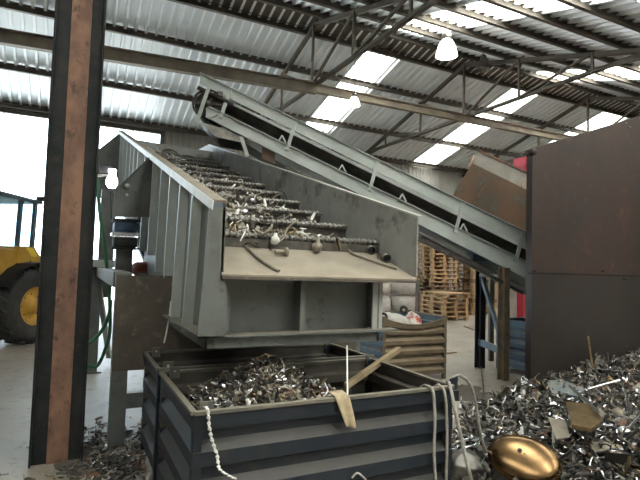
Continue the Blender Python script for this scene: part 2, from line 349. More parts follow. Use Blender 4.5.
for y in (3.55, 4.02, 4.5, 5.0, 5.6, 6.3, 7.1, 7.6, 8.1, 8.7, 9.4, 10.2):
    zt = ztop(y)-.05; ln = {3.55: .98, 4.02: 1.1}.get(y, 1.0 if y < 6.3 else 1.15); dy = .13*ln*.9
    yb_, zb_ = y+dy*1.0, zt-ln
    if y < 4.3: yb_, zb_ = y+.16, 1.10
    b = MB(); b.bar((XA-.045, y, zt), (XA-.045, yb_, zb_), .014, .075, (1, 0, 0)); b.bar((XA-.083, y+.008, zt), (XA-.083, yb_+.008, zb_), .035, .01, (1, 0, 0)); b.build('rib', 'conv', w)  # paler colour imitates rib edges catching daylight from the opening
# front end of the left wall: folded jamb facing the bins
b = MB(); b.prism([(XA-.1, 3.0, 1.93), (XA+.005, 3.0, 1.95), (XA+.005, 3.0, 1.5), (XA+.03, 3.0, 1.46), (XA+.03, 3.0, 1.16), (XA-.14, 3.0, 1.16), (XA-.12, 3.0, 1.5)], (0, .014, 0)); b.build('front_jamb', 'paint', scr)
rw = MB(); rw.prism([(XB, 3.0, 1.985), (XB, 3.0, 1.55), (XB, 3.3, 1.5), (XB, 6, 1.8), (XB, YB+.6, 2.95), tuple(onX(197, 150, XB)), (XB, YB, ztop(YB)+.03)], (.014, 0, 0)); rw = rw.build('side_wall', 'inner', scr)
b = MB(); b.bar((XB+.02, 2.99, 1.99), (XB+.02, YB+.02, ztop(YB)+.04), .045, .014, (0, 0, 1)); b.build('top_flange', 'conv', rw)
b = MB(); b.prism([(XA, 9.3, 3.74), (XB, 9.3, 3.70), (XB, 9.3, 2.6), (XA, 9.3, 2.6)], (0, .014, 0)); b.build('rear_wall', 'inner', scr)
b = MB(); b.prism([(.84, 10.95, 4.27), (.06, 10.95, 3.45), (.06, 10.95, 2.95), (.84, 10.95, 2.75)], (0, .014, 0)); b.build('wing_plate', 'paint', scr)
# deck steps and scalloped shafts
ys = [3.52, 4.05, 4.6, 5.15, 5.72, 6.3, 6.88, 7.46, 8.04, 8.6, 9.1]
def zdeck(y): return 1.79+.305*(y-3.45)
for i, y in enumerate(ys):
    ny = ys[i+1] if i+1 < len(ys) else 9.3
    z = zdeck(y)
    b = MB(); b.prism([(XA, y+.02, z-.02), (XA, ny+.03, z+.02), (XA, ny+.03, zdeck(ny)-.03), (XA, ny+.045, zdeck(ny)-.03), (XA, ny+.045, z-.03), (XA, y+.02, z-.04)], (XB-XA, 0, 0)); b.build('deck_step', 'deck', scr)
    b = MB(); b.tube([(XA, y, z), (XB, y, z)], .016, 6)
    n = 30
    for k in range(n):
        x = XA+.05+(XB-XA-.1)*k/(n-1)
        b.lathe([(.0, -.014), (.022, -.012), (.027, 0), (.022, .012), (0, .014)], (x, y, z), (1, 0, 0), 10)
    b.build('scalloped_shaft', 'shaft', scr)
b = MB(); b.prism([(XA, 3.5, zdeck(3.5)-.02), (XA, 3.5, 1.62), (XA, 3.52, 1.62), (XA, 3.52, zdeck(3.5)-.02)], (XB-XA, 0, 0)); b.build('deck_step', 'deck', scr)
# lip plate
b = MB(); b.prism([(XA-.01, 2.97, 1.535), (XB-.02, 2.97, 1.525), (XB-.02, 3.5, 1.72), (XA-.01, 3.5, 1.72)], (0, .004, -.018)); b.build('lip_plate', 'lip', scr)
b = MB(); b.bar((XA-.01, 2.975, 1.515), (XB+.01, 2.975, 1.505), .012, .018); b.build('lip_edge', 'pan', scr)
# discharge chute under the lip
CX0, CX1, CY0, CY1, CZ = .92, 2.06, 3.12, 4.38, 1.14
ch = MB(); ch.box(CX0, CX0+.012, CY0, CY1, CZ, 1.52); ch.box(CX1-.012, CX1, CY0, CY1, CZ, 1.56); ch.box(CX0, CX1, CY0+.16, CY0+.172, CZ, 1.6); ch.box(CX0, CX1, CY1-.012, CY1, CZ, 1.4)
ch = ch.build('discharge_chute', 'paint', scr)
b = MB(); b.box(XA-.09, CX0, CY0-.01, CY0+.004, 1.15, 1.52); b.build('jamb', 'paint', ch)
b = MB(); b.box(CX1-.055, CX1+.03, CY0+.002, CY0+.016, 1.15, 1.5); b.build('jamb', 'inner', ch)
b = MB(); b.box(1.435, 1.447, CY0, CY0+.16, CZ, 1.52); b.box(1.42, 1.46, CY0-.004, CY0+.008, CZ, 1.52); b.build('divider', 'paint', ch)
b = MB(); b.box(XA-.12, CX1+.13, CY0-.06, CY0+.04, CZ-.0, CZ+.014); b.box(XA-.12, XA+.04, CY0-.06, CY1+.0, CZ, CZ+.014); b.box(CX1-.04, CX1+.06, CY0, CY1, CZ, CZ+.014); b.build('flange', 'paint', ch)
b = MB(); b.box(XA-.06, CX1+.0, CY0-.0, CY0+.012, CZ-.075, CZ); b.box(XA-.06, XA-.048, CY0, CY1, CZ-.075, CZ); b.box(CX1-.012, CX1, CY0, CY1, CZ-.075, CZ); b.build('skirt', 'paint', ch)
b = MB(); b.box(CX0, CX1, CY0+.15, CY0+.16, CZ, 1.5); b.build('back_plate', 'paint', ch)
# supporting frame
for x, y, zt in ((.43, 4.68, 1.5), (2.75, 4.68, 1.5), (.36, 7.88, 1.5), (2.75, 7.88, 1.5)):
    b = MB(); b.box(x-.065, x+.065, y-.065, y+.065, 0, zt); lg = b.build('support_leg', 'paint', scr, bevel=.006)
    b = MB(); b.box(x-.12, x+.12, y-.12, y+.12, 0, .02); b.build('foot_plate', 'paint', lg)
b = MB(); b.box(.365, 2.75, 4.595, 4.612, .66, 1.475); b.build('front_panel', 'pan', scr)
b = MB(); b.box(.49, 2.7, 4.62, 4.72, .33, .46); b.build('cross_beam', 'paint', scr, bevel=.006)
for x in (.42, 2.75):
    b = MB(); b.box(x-.07, x+.07, 4.75, 8.0, 1.36, 1.5); b.build('side_beam', 'paint', scr, bevel=.006)
# mount bracket, rubber mounts, stub post and drive on the left
YM = 5.9
pl = [onY(152, 154, YM), onY(127, 180, YM), onY(115, 190, YM), onY(113, 217, YM), onY(158, 217, YM), onY(158, 160, YM)]
b = MB(); b.prism(pl, (0, .016, 0)); br = b.build('mount_bracket', 'paint', scr)
b = MB(); b.lathe([(0, -.03), (.03, -.03), (.03, .0)], onY(127, 186, YM-.0), (0, 1, 0), 12); b.build('boss', 'conv', br)
b = MB(); b.lathe([(0, -.02), (.015, -.02), (.015, 0)], onY(127, 195, YM), (0, 1, 0), 10); b.build('bolt', 'conv', br)
b = MB(); b.bar(onY(148, 159, YM-.03), onY(114, 192, YM-.03), .05, .015, (0, 0, 1)); b.build('bracket_flange', 'paint', br)
pa, pb = onY(114, 219, YM), onY(136, 250, YM)
def mount(z0, z1, m, nm):
    b = MB(); b.box(pa.x, pb.x, YM-.12, YM+.14, z0, z1); return b.build(nm, m, scr, bevel=.02)
H = pa.z-pb.z
mount(pa.z-.43*H, pa.z-.09*H, 'rubber_blue', 'rubber_mount'); mount(pa.z-.94*H, pa.z-.58*H, 'black', 'rubber_mount')
for f0, f1, m in ((.0, .09, 'black'), (.45, .56, 's_bright'), (.94, 1.0, 'black')):
    b = MB(); b.box(pa.x-.02, pb.x+.02, YM-.14, YM+.16, pa.z-f1*H, pa.z-f0*H); b.build('mount_plate', m, scr, bevel=.005)
q = onY(116, 250, YM); q2 = onY(131, 275, YM)
b = MB(); b.box(q.x, q2.x, YM-.08, YM+.1, 1.45, pb.z); b.build('stub_post', 'paint', scr, bevel=.005)
q = onY(137, 218, 6.6); q2 = onY(152, 266, 6.6)
b = MB(); b.prism([onY(138, 217, 6.6), onY(152, 217, 6.6), onY(153, 268, 6.6), onY(145, 262, 6.6), onY(138, 245, 6.6)], (0, .02, 0)); b.build('side_skirt', 'rubber_blue', scr)
c1 = onY(147, 269, 6.3)
b = MB(); b.lathe([(0, -.16), (.07, -.16), (.085, -.13), (.085, .13), (.07, .16), (0, .16)], c1, (1, .3, 0), 16); dm = b.build('drive_motor', 'red_dull', scr)
b = MB(); b.box(c1.x-.12, c1.x+.16, c1.y-.1, c1.y+.1, 1.46, c1.z-.07); b.build('motor_foot', 'paint', dm)
# rear support frame, seen left of the machine
q = onY(90, 256, 7.88)
b = MB(); b.box(.19, .62, 6.9, 8.2, 1.505, 1.6); b.build('bearing_plate', 'conv', scr)
b = MB(); b.box(.40, .62, 8.6, 8.72, 1.0, 2.72); b.build('rear_post', 'paint', scr)
for s in ((.38, 7.85, 1.3, .62, 8.4, .1),):
    b = MB(); b.bar(s[:3], s[3:], .07, .05); b.build('frame_brace', 'conv', scr)

# added glowing shape imitates daylight glaring through a gap behind the bracket
t = thing('work_lamp', 'small lit white lamp on an arm beside the rusty column', 'lamp', onY(112, 190, 7.0))
b = MB(); b.tube([onY(112, 172, 7.0), onY(112, 188, 7.0)], .02, 10); b.build('lamp_neck', 'black', t)
p = onY(112, 180, 7.0)
b = MB(); b.lathe([(0, -.11), (.04, -.105), (.07, -.06), (.07, 0), (.045, .07), (.05, .14), (0, .15)], p, (0, 0, 1), 16); b.build('bulb', 'led', t)
b = MB(); b.bar(onY(94, 176, 7.0), onY(110, 175, 7.0), .02, .035); b.build('lamp_arm', 's_bright', t)
b = MB(); b.box(onY(100, 164, 7.05).x, onY(112, 164, 7.05).x, 7.05, 7.12, onY(104, 172, 7.05).z, onY(104, 165, 7.05).z); b.build('lamp_housing', 'black', t)
b = MB(); b.bar(onY(110.5, 192, 7.05), onY(111.5, 222, 7.05), .012, .012); b.build('stem', 'black', t)
# stem down to the bearing plate
# ------------------------------------------------------------------ bins
def stillage(x0, x1, y0, y1, z1, label, m, mi, name='steel_bin', group=None, sag=0, mfront=None, mrim='rim', ribs=4, tabs=True, legs=.08):
    r = thing(name, label, 'metal bin', ((x0+x1)/2, (y0+y1)/2, 0), group=group)
    zb = legs
    def prof():
        H_ = z1-.09-zb; p = [(0, z1-.0), (0, z1-.09)]; pit = H_/ribs
        for k in range(ribs):
            z = z1-.09-k*pit; p += [(.05, z-.06*pit), (.05, z-.34*pit), (0, z-.58*pit), (0, z-.94*pit)]
        p += [(0, zb)]
        return p
    P = prof(); t_ = .006
    def panel(nm, a, b_, inward, m_, s=0):
        mb = MB(); a, b_ = V(a), V(b_); n = V(inward); N = 14 if s else 1
        rows = []
        for k, (o, z) in enumerate(P):
            row = []
            for j in range(N+1):
                f = j/N; zz = z-(s*math.sin(math.pi*f)*max(0, (z-(z1-.25))/.25) if s else 0)
                row.append(a.lerp(b_, f)+n*o+V((0, 0, zz)))
            rows.append(row)
        mb.sheet(rows); return mb.build(nm, m_, r, solid=.006)
    panel('side_panel', (x0, y0, 0), (x0, y1, 0), (1, 0, 0), m); panel('side_panel', (x1, y0, 0), (x1, y1, 0), (-1, 0, 0), mi)
    panel('front_panel', (x0, y0, 0), (x1, y0, 0), (0, 1, 0), mfront or m, sag); panel('back_panel', (x0, y1, 0), (x1, y1, 0), (0, -1, 0), mi)
    b = MB(); b.box(x0+.02, x1-.02, y0+.02, y1-.02, zb, zb+.012); b.build('floor_plate', mi, r)
    for x in (x0, x1):
        for y in (y0, y1):
            sx = 1 if x == x0 else -1; sy = 1 if y == y0 else -1
            b = MB(); b.box(min(x, x+.05*sx), max(x, x+.05*sx), min(y, y+.05*sy), max(y, y+.05*sy), 0, z1+(.03 if sag else 0)); b.build('corner_post', mfront or m, r, bevel=.004)
    # rim: folded edge all round
    for a, b_ in (((x0, y0), (x1, y0)), ((x0, y1), (x1, y1)), ((x0, y0), (x0, y1)), ((x1, y0), (x1, y1))):
        if sag and a[1] == y0 and b_[1] == y0:
            mb = MB(); mb.tube([(x0+(x1-x0)*k/14, y0, z1-sag*math.sin(math.pi*k/14)) for k in range(15)], .012, 6); mb.build('rim', mrim, r); continue
        mb = MB(); mb.bar((*a, z1-.0), (*b_, z1-.0), .035, .022); mb.build('rim', mrim, r, bevel=.003)
    if tabs:
        for x, y in ((x0+.04, y0+.05), (x0+.05, y1-.04), (x1-.06, y1-.04)):
            mb = MB(); mb.box(x-.0, x+.075, y, y+.012, z1-.04, z1+.045); lug = mb.build('stacking_lug', mrim, r, bevel=.004)
            mb = MB(); mb.lathe([(0, -.006), (.01, -.006), (.01, 0)], (x+.04, y, z1+.01), (0, 1, 0), 10); mb.build('bolt_hole', 's_bright', lug)
    return r
BX0, BX1 = .63, 2.40
stillage(BX0, BX1, 2.70, 3.76, .80, 'navy ribbed steel bin full of scrap, nearest to camera', 'bin', 'bin_in', ribs=3)
stillage(BX0-.01, BX1+.02, 3.83, 4.57, .81, 'navy ribbed steel bin behind the scrap bin, under the chute', 'bin', 'bin_in', ribs=3)
# lifting bracket on the near bin's right corner
stillage(3.93, 5.06, 5.84, 6.75, .90, 'brown ribbed steel bin holding sacks below the conveyor', 'bin_blue', 'bin_blue', sag=.1, mfront='bin_brown', mrim='bin_brown', ribs=5, tabs=False)
b = MB(); b.prism([onY(449, 395, 2.73), onY(451, 379, 2.73), onY(458, 376, 2.73), onY(457, 393, 2.73)], (0, .012, 0)); q = onY(449, 392, 2.72); b.box(q.x, q.x+.07, 2.70, 2.85, .70, .77)
root = [o for o in C.objects if o.name == 'steel_bin'][0]
b.build('lifting_bracket', 'bin', root)

# ------------------------------------------------------------------ conveyor
al = R(22); cd = V((math.cos(al), -math.sin(al), 0)); cn = V((math.sin(al), math.cos(al), 0)); Q = V((5.80, 5.50, 0))
def onC(x, y, off=0): return onV(x, y, Q+cn*off, cn)
W = .72
cv = thing('belt_conveyor', 'long inclined pale grey belt conveyor feeding the screening machine', 'conveyor', (5.8, 5.6, 0))
def linez(p, q):                                        # extend measured edge line: z as function of distance s along cd
    p, q = onC(*p), onC(*q); s0, s1 = (p-Q).dot(cd), (q-Q).dot(cd)
    return lambda s: p.z+(q.z-p.z)*(s-s0)/(s1-s0)
uT = linez((201, 74), (520, 230)); uB = linez((227, 97), (520, 243)); lT = linez((210, 108), (520, 259)); lB = linez((230, 130), (520, 276))
sH = (onC(200, 78)-Q).dot(cd); sH2 = (onC(206, 112)-Q).dot(cd); sT = 1.0
def cp(s, z, off=0): return V((Q.x, Q.y, 0))+cd*s+cn*off+V((0, 0, z))
for off, side in ((0, 1), (W, -1)):
    b = MB(); b.prism([cp(sH, uT(sH), off), cp(sT, uT(sT), off), cp(sT, uB(sT), off), cp(sH, uB(sH), off)], cn*(.01*side))
    b.prism([cp(sH, uT(sH), off), cp(sT, uT(sT), off), cp(sT, uT(sT)+.012, off), cp(sH, uT(sH)+.012, off)], cn*(-.045*side))
    b.build('skirt_board', 'conv', cv)
    b = MB(); b.prism([cp(sH2, lT(sH2), off), cp(sT, lT(sT), off), cp(sT, lB(sT), off), cp(sH2, lB(sH2), off)], cn*(.01*side))
    for f in (lT, lB): b.prism([cp(sH2, f(sH2), off), cp(sT, f(sT), off), cp(sT, f(sT)+.01, off), cp(sH2, f(sH2)+.01, off)], cn*(-.05*side))
    b.build('stringer', 'conv', cv)
    for px in ((226, 96), (292, 118), (374, 158), (459, 199), (519, 240)):
        s = (onC(*px)-Q).dot(cd); s2 = s-.16*0
        b = MB(); b.bar(cp(s+.06, uT(s+.06)-.01, off-.02*side), cp(s-.06, lT(s-.06)-.08, off-.02*side), .05, .03, cn); b.build('strut', 'conv', cv)
    for px in ((282, 137), (342, 165), (402, 196), (463, 226)):
        s = (onC(*px)-Q).dot(cd); z = lT(s)
        b = MB(); b.bar(cp(s-.06, z, off-.01*side), cp(s, z+.11, off-.01*side), .02, .03, cn); b.bar(cp(s+.06, z, off-.01*side), cp(s, z+.11, off-.01*side), .02, .03, cn); b.build('idler_bracket', 'conv', cv)
zb_ = lambda s: (uB(s)+lT(s))/2
b = MB(); rows = []
for s in (sH+.12, sT): rows.append([cp(s, zb_(s)+.07, .03), cp(s, zb_(s)-.02, .2), cp(s, zb_(s)-.02, W-.2), cp(s, zb_(s)+.07, W-.03)])
b.sheet(rows); b.build('belt', 'belt', cv, solid=.012)
sr = (onC(262, 150)-Q).dot(cd)
b = MB(); b.sheet([[cp(s, lB(s)-d_, .06), cp(s, lB(s)-d_, W-.06)] for s, d_ in ((sH2+.02, .02), (sr, .10), (sT, .12))]); b.build('return_belt', 'belt', cv, solid=.012)
hp = cp(sH2+.02, (uB(sH2)+lB(sH2))/2-.02, 0)
b = MB(); b.lathe([(0, .04), (.19, .04), (.2, .06), (.2, W-.06), (.19, W-.04), (0, W-.04)], hp, cn, 24); b.build('head_pulley', 'belt', cv)
b = MB(); b.lathe([(.2, 0), (.225, 0), (.225, .03), (.2, .03)], hp, cn, 28); 
for k in range(6):
    a = k*math.pi/3; dv = cd*math.cos(a)+V((0, 0, math.sin(a))); b.bar(hp+cn*.015, hp+cn*.015+dv*.21, .03, .02, cn)
b.lathe([(0, -.05), (.05, -.05), (.05, .03)], hp, cn, 14); b.build('pulley_wheel', 's_dark', cv)
b = MB(); b.bar(cp(sH2+.03, uB(sH2)-.03, -.05), cp(sH2-.12, lB(sH2)-.1, -.05), .05, .03, cn); b.build('take_up_plate', 'conv', cv)
b = MB(); b.tube([cp(sH-.02, uB(sH)-.07, -.02), cp(sH+.5, uB(sH+.5)-.07, -.02)], .03, 8); b.box(*sum(([c-.035, c+.035] for c in cp(sH+.3, uB(sH+.3)-.02, -.03)), [])); b.build('scraper_bar', 's_dark', cv)
# guards under the head end
gp = [onC(203, 127, .05), onC(212, 132, .05), onC(244, 137, .05), onC(250, 146, .05), onC(236, 148, .05), onC(210, 142, .05)]
b = MB(); b.prism([onC(200, 122, .03), onC(226, 129, .03), onC(248, 138, .03), onC(240, 142, .03), onC(216, 137, .03)], cn*.6); b.build('belt_scraper', 's_dull', cv)
b = MB(); b.bar(onC(241, 136), onC(248, 157), .05, .04, cn); b.build('guard_post', 'conv', cv)
b = MB(); b.prism([onC(262, 147, .05), onC(275, 153, .05), onC(275, 164, .05), onC(262, 158, .05)], cn*.02); b.build('guard_flap', 'rustplate', cv)
# return rails
for off in (-.01, W-.02):
    b = MB(); b.bar(onC(286, 167, off), onC(522, 293, off), .05, .045); b.build('return_rail', 's_dark', cv)
    b = MB(); b.bar(onC(300, 172, off), onC(470, 258, off), .03, .025); b.build('guard_rail', 's_dull', cv)
for px in ((300, 168), (360, 200), (420, 232), (500, 275)):
    s = (onC(*px)-Q).dot(cd); b = MB(); b.tube([cp(s, lB(s)-.15, .02), cp(s, lB(s)-.15, W-.02)], .03, 10); b.build('return_roller', 's_dull', cv)
# trestle
p1, p2 = V((5.82, 5.47, 0)), V((6.15, 6.28, 0))
for p, m in ((p1, 'bin_brown'), (p2, 'col_dark')):
    s = (p-Q).dot(cd); b = MB(); b.hsec(p, p+V((0, 0, lB(s)-.0)), .12, .12, .012, (0, 1, 0)); lg = b.build('leg', m, cv)
b = MB(); b.bar(p1+V((0, 0, .42)), p2+V((0, 0, .42)), .05, .1); b.build('cross_bar', 'bin_blue', cv)
b = MB(); b.bar(p2+V((0, 0, 1.55)), p1+V((0, 0, .5)), .05, .07); b.build('diagonal_brace', 'bin_blue', cv)
b = MB(); q = onC(478, 258, .7); b.box(q.x-.2, q.x+.16, q.y-.1, q.y+.1, q.z-.05, q.z+.06); b.build('bracket', 'bin_blue', cv, bevel=.01)

# feed hopper above the conveyor
fh = thing('feed_hopper', 'rusty steel hopper plates behind the conveyor, beside the brown bunker', 'hopper', (6.6, 6.3, 1.7))
b = MB(); b.prism([onC(472, 163, .78), onC(452, 197, .78), onC(474, 214, .78), onC(560, 252, .78), onC(560, 206, .78)], cn*.012); rp = b.build('side_plate', 'rustplate', fh)
b = MB(); b.bar(onC(486, 182, .77), onC(476, 198, .77), .035, .03, cn); b.build('rust_stiffener', 's_rust', rp)
b = MB(); b.prism([onC(478, 150, 1.4), onC(466, 167, 1.4), onC(560, 214, 1.4), onC(560, 188, 1.4)], cn*.012); b.build('rear_plate', 'greypanel', fh)
b = MB(); b.bar(onC(478, 150, 1.39), onC(560, 188, 1.39), .03, .03); b.build('top_edge', 's_rust', fh)
for px in ((470, 168), (520, 194)):
    p = onC(*px, .79); b = MB(); b.bar(p, onC(px[0]+4, px[1]-12, 1.4), .04, .04); b.build('cross_strut', 's_rust', fh)
for s in (.5, 1.25):
    b = MB(); b.bar(cp(s, 0, 1.5), cp(s, 2.6, 1.5), .08, .08, cn); b.build('leg', 'steel', fh)
# bunker
YK = 4.62
bk = thing('bunker_wall', 'tall rust brown steel bunker wall behind the scrap pile', 'bunker', (7.0, YK, 0))
x0 = onY(529, 270, YK).x+.05; x1 = 10.5
zt0 = onY(527, 147, YK).z; zs = onY(527, 273, YK).z; q = onY(640, 116, YK); sl_ = (q.z-zt0)/(q.x-x0)
b = MB(); b.prism([(x0, YK, zs+.008), (x1, YK, zs+.008), (x1, YK, zt0+sl_*(x1-x0)), (x0, YK, zt0)], (0, .05, 0)); b.build('upper_plate', 'bunker', bk)
b = MB(); b.prism([(x0, YK, 0), (x1, YK, 0), (x1, YK, zs-.008), (x0, YK, zs-.008)], (0, .05, 0)); b.build('lower_plate', 'bunker2', bk)
b = MB(); b.box(x0, x1, YK+.02, YK+.05, zs-.02, zs+.02); b.build('seam_strip', 'col_dark', bk)
b = MB(); b.box(x0+.12, x0+.18, YK+.05, YK+.2, 0, zt0-.02); b.build('edge_post', 'bunker', bk)
b = MB(); b.lathe([(0, -.05), (.05, -.05), (.05, .05), (0, .05)], (x0+.0, YK+.02, zt0-.05), (0, 1, 0), 14); b.build('lifting_lug', 'bunker', bk)
for px in ((625, 279), (534, 271), (603, 271)):
    p = onY(*px, YK-.006); b = MB(); b.box(p.x-.035, p.x+.035, YK-.008, YK, p.z-.012, p.z+.01); b.build('weld_bracket', 'col_dark', bk)
p = onY(557, 252, YK); b = MB(); b.lathe([(0, -.012), (.016, -.01), (.016, 0)], p, (0, 1, 0), 10); b.build('bolt', 's_dull', bk)
for px in ((626, 123), (630, 127)):
    p = onY(*px, YK); b = MB(); b.lathe([(0, -.012), (.014, -.01), (.014, 0)], p, (0, 1, 0), 10); b.build('bolt', 's_dull', bk)
# blue bin behind the trestle
stillage(6.38, 7.5, 5.2, 6.15, .82, 'faded blue ribbed bin behind the conveyor trestle', 'bin_blue', 'bin_blue', mfront='bin_blue', mrim='bin_blue', tabs=False)
# red machine far behind the bunker
t = thing('baling_press', 'tall red steel machine frame beyond the brown bunker', 'machine', (11.6, 9.9, 0))
for xx in (11.15, 13.2):
    b = MB(); b.box(xx, xx+.3, 9.8, 10.1, 0, 4.75); b.build('post', 'red', t, bevel=.01)
b = MB(); b.box(11.12, 13.6, 9.75, 10.15, 4.55, 4.8); b.build('top_beam', 'red', t, bevel=.01)
b = MB(); b.box(10.6, 11.14, 10.0, 10.05, .3, 2.1); b.build('side_panel', 'greypanel', t)
b = MB(); b.box(11.45, 13.2, 9.9, 10.05, .2, 2.6); b.build('chamber', 'red', t)

# ------------------------------------------------------------------ wheel loader
ld = thing('wheel_loader', 'yellow wheel loader standing in the bright opening behind the rusty column', 'loader', (-2.26, 10.49, 0), R(52))
def part(mb, n, m, par=ld, **k): return mb.build(n, m, par, local=True, **k)
def wheel(x, y):
    s = 1 if y < 0 else -1; c = V((x, y, .70))
    b = MB(); b.lathe([(.36, -.2), (.50, -.23), (.62, -.22), (.68, -.17), (.70, -.08), (.70, .08), (.68, .17), (.62, .22), (.50, .23), (.36, .2)], c, (0, 1, 0), 36)
    for k in range(22):
        a = k*2*math.pi/22
        for sy in (-1, 1):
            d0 = V((math.cos(a), 0, math.sin(a))); d1 = V((math.cos(a+.14), 0, math.sin(a+.14)))
            b.bar(c+d0*.70+V((0, sy*.02, 0)), c+d1*.685+V((0, sy*.2, 0)), .07, .05, d0)
    w = part(b, 'wheel', 'black')
    b = MB(); b.lathe([(.36, -.2*s), (.34, -.17*s), (.30, -.12*s), (.16, -.08*s), (.15, -.16*s), (.0, -.17*s)], c, (0, 1, 0), 28); part(b, 'rim', 'yellow', w)
    b = MB()
    for k in range(8):
        a = k*math.pi/4; b.lathe([(0, -.105*s), (.014, -.105*s), (.014, -.08*s)], c+V((math.cos(a)*.22, 0, math.sin(a)*.22)), (0, 1, 0), 8)
    part(b, 'wheel_nuts', 's_dark', w)
for x in (1.3, -1.35):
    for y in (-.98, .98): wheel(x, y)
b = MB(); b.box(-2.2, .9, -.55, .55, .55, 1.25); part(b, 'chassis', 'yellow', bevel=.03)
b = MB(); b.box(-2.3, -.55, -.62, .62, 1.1, 1.75); part(b, 'engine_hood', 'yellow', bevel=.06)
b = MB(); b.box(-.5, 1.12, -.9, .9, 1.25, 1.76); b.box(-.5, 1.05, -.92, -.88, 1.2, 1.74); part(b, 'cab_base', 'yellow', bevel=.03)
b = MB(); b.prism([(1.1, -.94, 1.80), (1.45, -.94, 1.80), (1.72, -.94, 1.56), (1.6, -.94, 1.36), (1.1, -.94, 1.42)], (0, .5, 0)); wp = part(b, 'step_panel', 'yellow', bevel=.01)
b = MB(); b.prism([(1.25, -.946, 1.78), (1.43, -.946, 1.78), (1.56, -.946, 1.62), (1.4, -.946, 1.62)], (0, .004, 0)); part(b, 'warning_plate', mat('warning_yellow', (.8, .6, .05)), wp)
b = MB(); b.prism([(1.3, -.95, 1.42), (1.46, -.95, 1.42), (1.38, -.95, 1.55)], (0, .004, 0)); part(b, 'warning_triangle', 'black', wp)
b = MB()                                                # fenders: arcs over each wheel
for x in (1.3, -1.35):
    for y in (-.98, .98):
        pts0 = [(x+.80*math.cos(a), y-.26, .70+.80*math.sin(a)) for a in [R(25+k*16) for k in range(9)]]
        pts1 = [(p[0], y+.26, p[2]) for p in pts0]; b.sheet([pts0, pts1])
part(b, 'fender', 'col_dark', solid=.03)
# cab
cx0, cx1, cw, cz0, cz1 = .1, 1.74, .74, 1.72, 2.70
fr = MB()
for x, y in ((cx0, -cw), (cx1-.12, -cw), (cx0, cw), (cx1-.12, cw), (1.25, -cw), (1.25, cw)):
    fr.bar((x, y, cz0), (x+(.0 if x < .7 else .06), y*.97, cz1), .07, .06, (0, 1, 0))
fr.bar((cx0, -cw, cz0), (cx1-.1, -cw, cz0), .06, .06); fr.bar((cx0, cw, cz0), (cx1-.1, cw, cz0), .06, .06); fr.bar((cx1-.1, -cw, cz0), (cx1-.1, cw, cz0), .06, .06)
cf = part(fr, 'cab_frame', 'bin_blue')  # bluish tint imitates veiling glare over the cab
b = MB(); b.prism([(cx0-.12, -cw-.06, cz1), (cx1+.05, -cw-.06, cz1-.03), (cx1+.05, -cw-.06, cz1+.03), (cx0+.3, -cw-.06, cz1+.11), (cx0-.12, -cw-.06, cz1+.1)], (0, 2*cw+.12, 0)); part(b, 'cab_roof', 'bin_blue', bevel=.02)  # roof takes the same glare tint
gm = MB(); gm.box(cx0, cx1-.12, -cw-.003, -cw+.003, cz0, cz1); gm.box(cx0, cx1-.12, cw-.003, cw+.003, cz0, cz1); gm.box(cx1-.1, cx1-.094, -cw, cw, cz0, cz1); part(gm, 'cab_glass', 'glass')
b = MB(); b.box(.3, .8, -.25, .25, cz0-.1, cz0+.12); b.box(.25, .38, -.25, .25, cz0, cz0+.6); part(b, 'seat', 'black', bevel=.04)
b = MB(); b.tube([(1.2, 0, cz0), (1.02, 0, cz0+.35)], .03, 8); b.lathe([(.17, -.015), (.2, 0), (.17, .015), (.17, -.015)], (1.0, 0, cz0+.37), (-.5, 0, .86), 20); part(b, 'steering_wheel', 'black')
b = MB(); b.box(cx1+.06, cx1+.12, -cw-.2, -cw-.08, cz1-.28, cz1-.1); b.bar((cx1, -cw, cz1-.06), (cx1+.1, -cw-.2, cz1-.12), .02, .02); part(b, 'mirror', 'black', bevel=.01)
b = MB(); b.box(cx1-.02, cx1+.06, -cw-.12, -cw+.06, cz1+.03, cz1+.12); part(b, 'work_light', 's_dark', bevel=.01)
b = MB()                                                # boom tower, arms, bucket
b.prism([(1.75, -.5, .8), (2.3, -.5, .9), (2.2, -.5, 1.6), (1.98, -.5, 1.85), (1.8, -.5, 1.6)], (0, 1.0, 0)); part(b, 'boom_tower', 's_dark', bevel=.05)
for y in (-.42, .42):
    b = MB(); b.bar((1.95, y, 1.5), (2.45, y, 1.0), .1, .18); b.bar((2.45, y, 1.0), (2.75, y, .35), .1, .16); part(b, 'boom_arm', 'yellow', bevel=.01)
b = MB(); pr = [(2.75, .7), (2.7, .2), (2.85, .05), (3.35, .03)]
b.sheet([[(x, -1.0, z) for x, z in pr], [(x, 1.0, z) for x, z in pr]])
for y in (-1.0, 1.0): b.add([(x, y, z) for x, z in pr], [(0, 1, 2, 3)])
part(b, 'bucket', 'bin_brown', solid=.03)

# ------------------------------------------------------------------ pallets
def pallet_mesh(m, nm):
    mb = MB()
    for k in range(7): y = -.5+.05+k*.15; mb.box(-.6, .6, y-.068, y+.068, .122, .144)
    for x in (-.53, 0, .53): mb.box(x-.05, x+.05, -.5, .5, .1, .122)
    for x in (-.53, 0, .53):
        for y in (-.44, 0, .44): mb.box(x-.07, x+.07, y-.05, y+.05, .022, .1)
    for y in (-.44, 0, .44): mb.box(-.6, .6, y-.05, y+.05, 0, .022)
    return mb.build(nm, m, local=True)
pw = pallet_mesh('wood', 'wooden_pallet'); pd = pallet_mesh('wood_dark', 'wooden_pallet')
PN = ['bottom', 'second', 'third', 'fourth', 'fifth', 'sixth', 'seventh', 'eighth', 'ninth', 'tenth', 'eleventh', 'twelfth', 'thirteenth', 'fourteenth', 'fifteenth', 'sixteenth', 'seventeenth', 'eighteenth', 'nineteenth', 'twentieth']
used = {'wood': False, 'wood_dark': False}
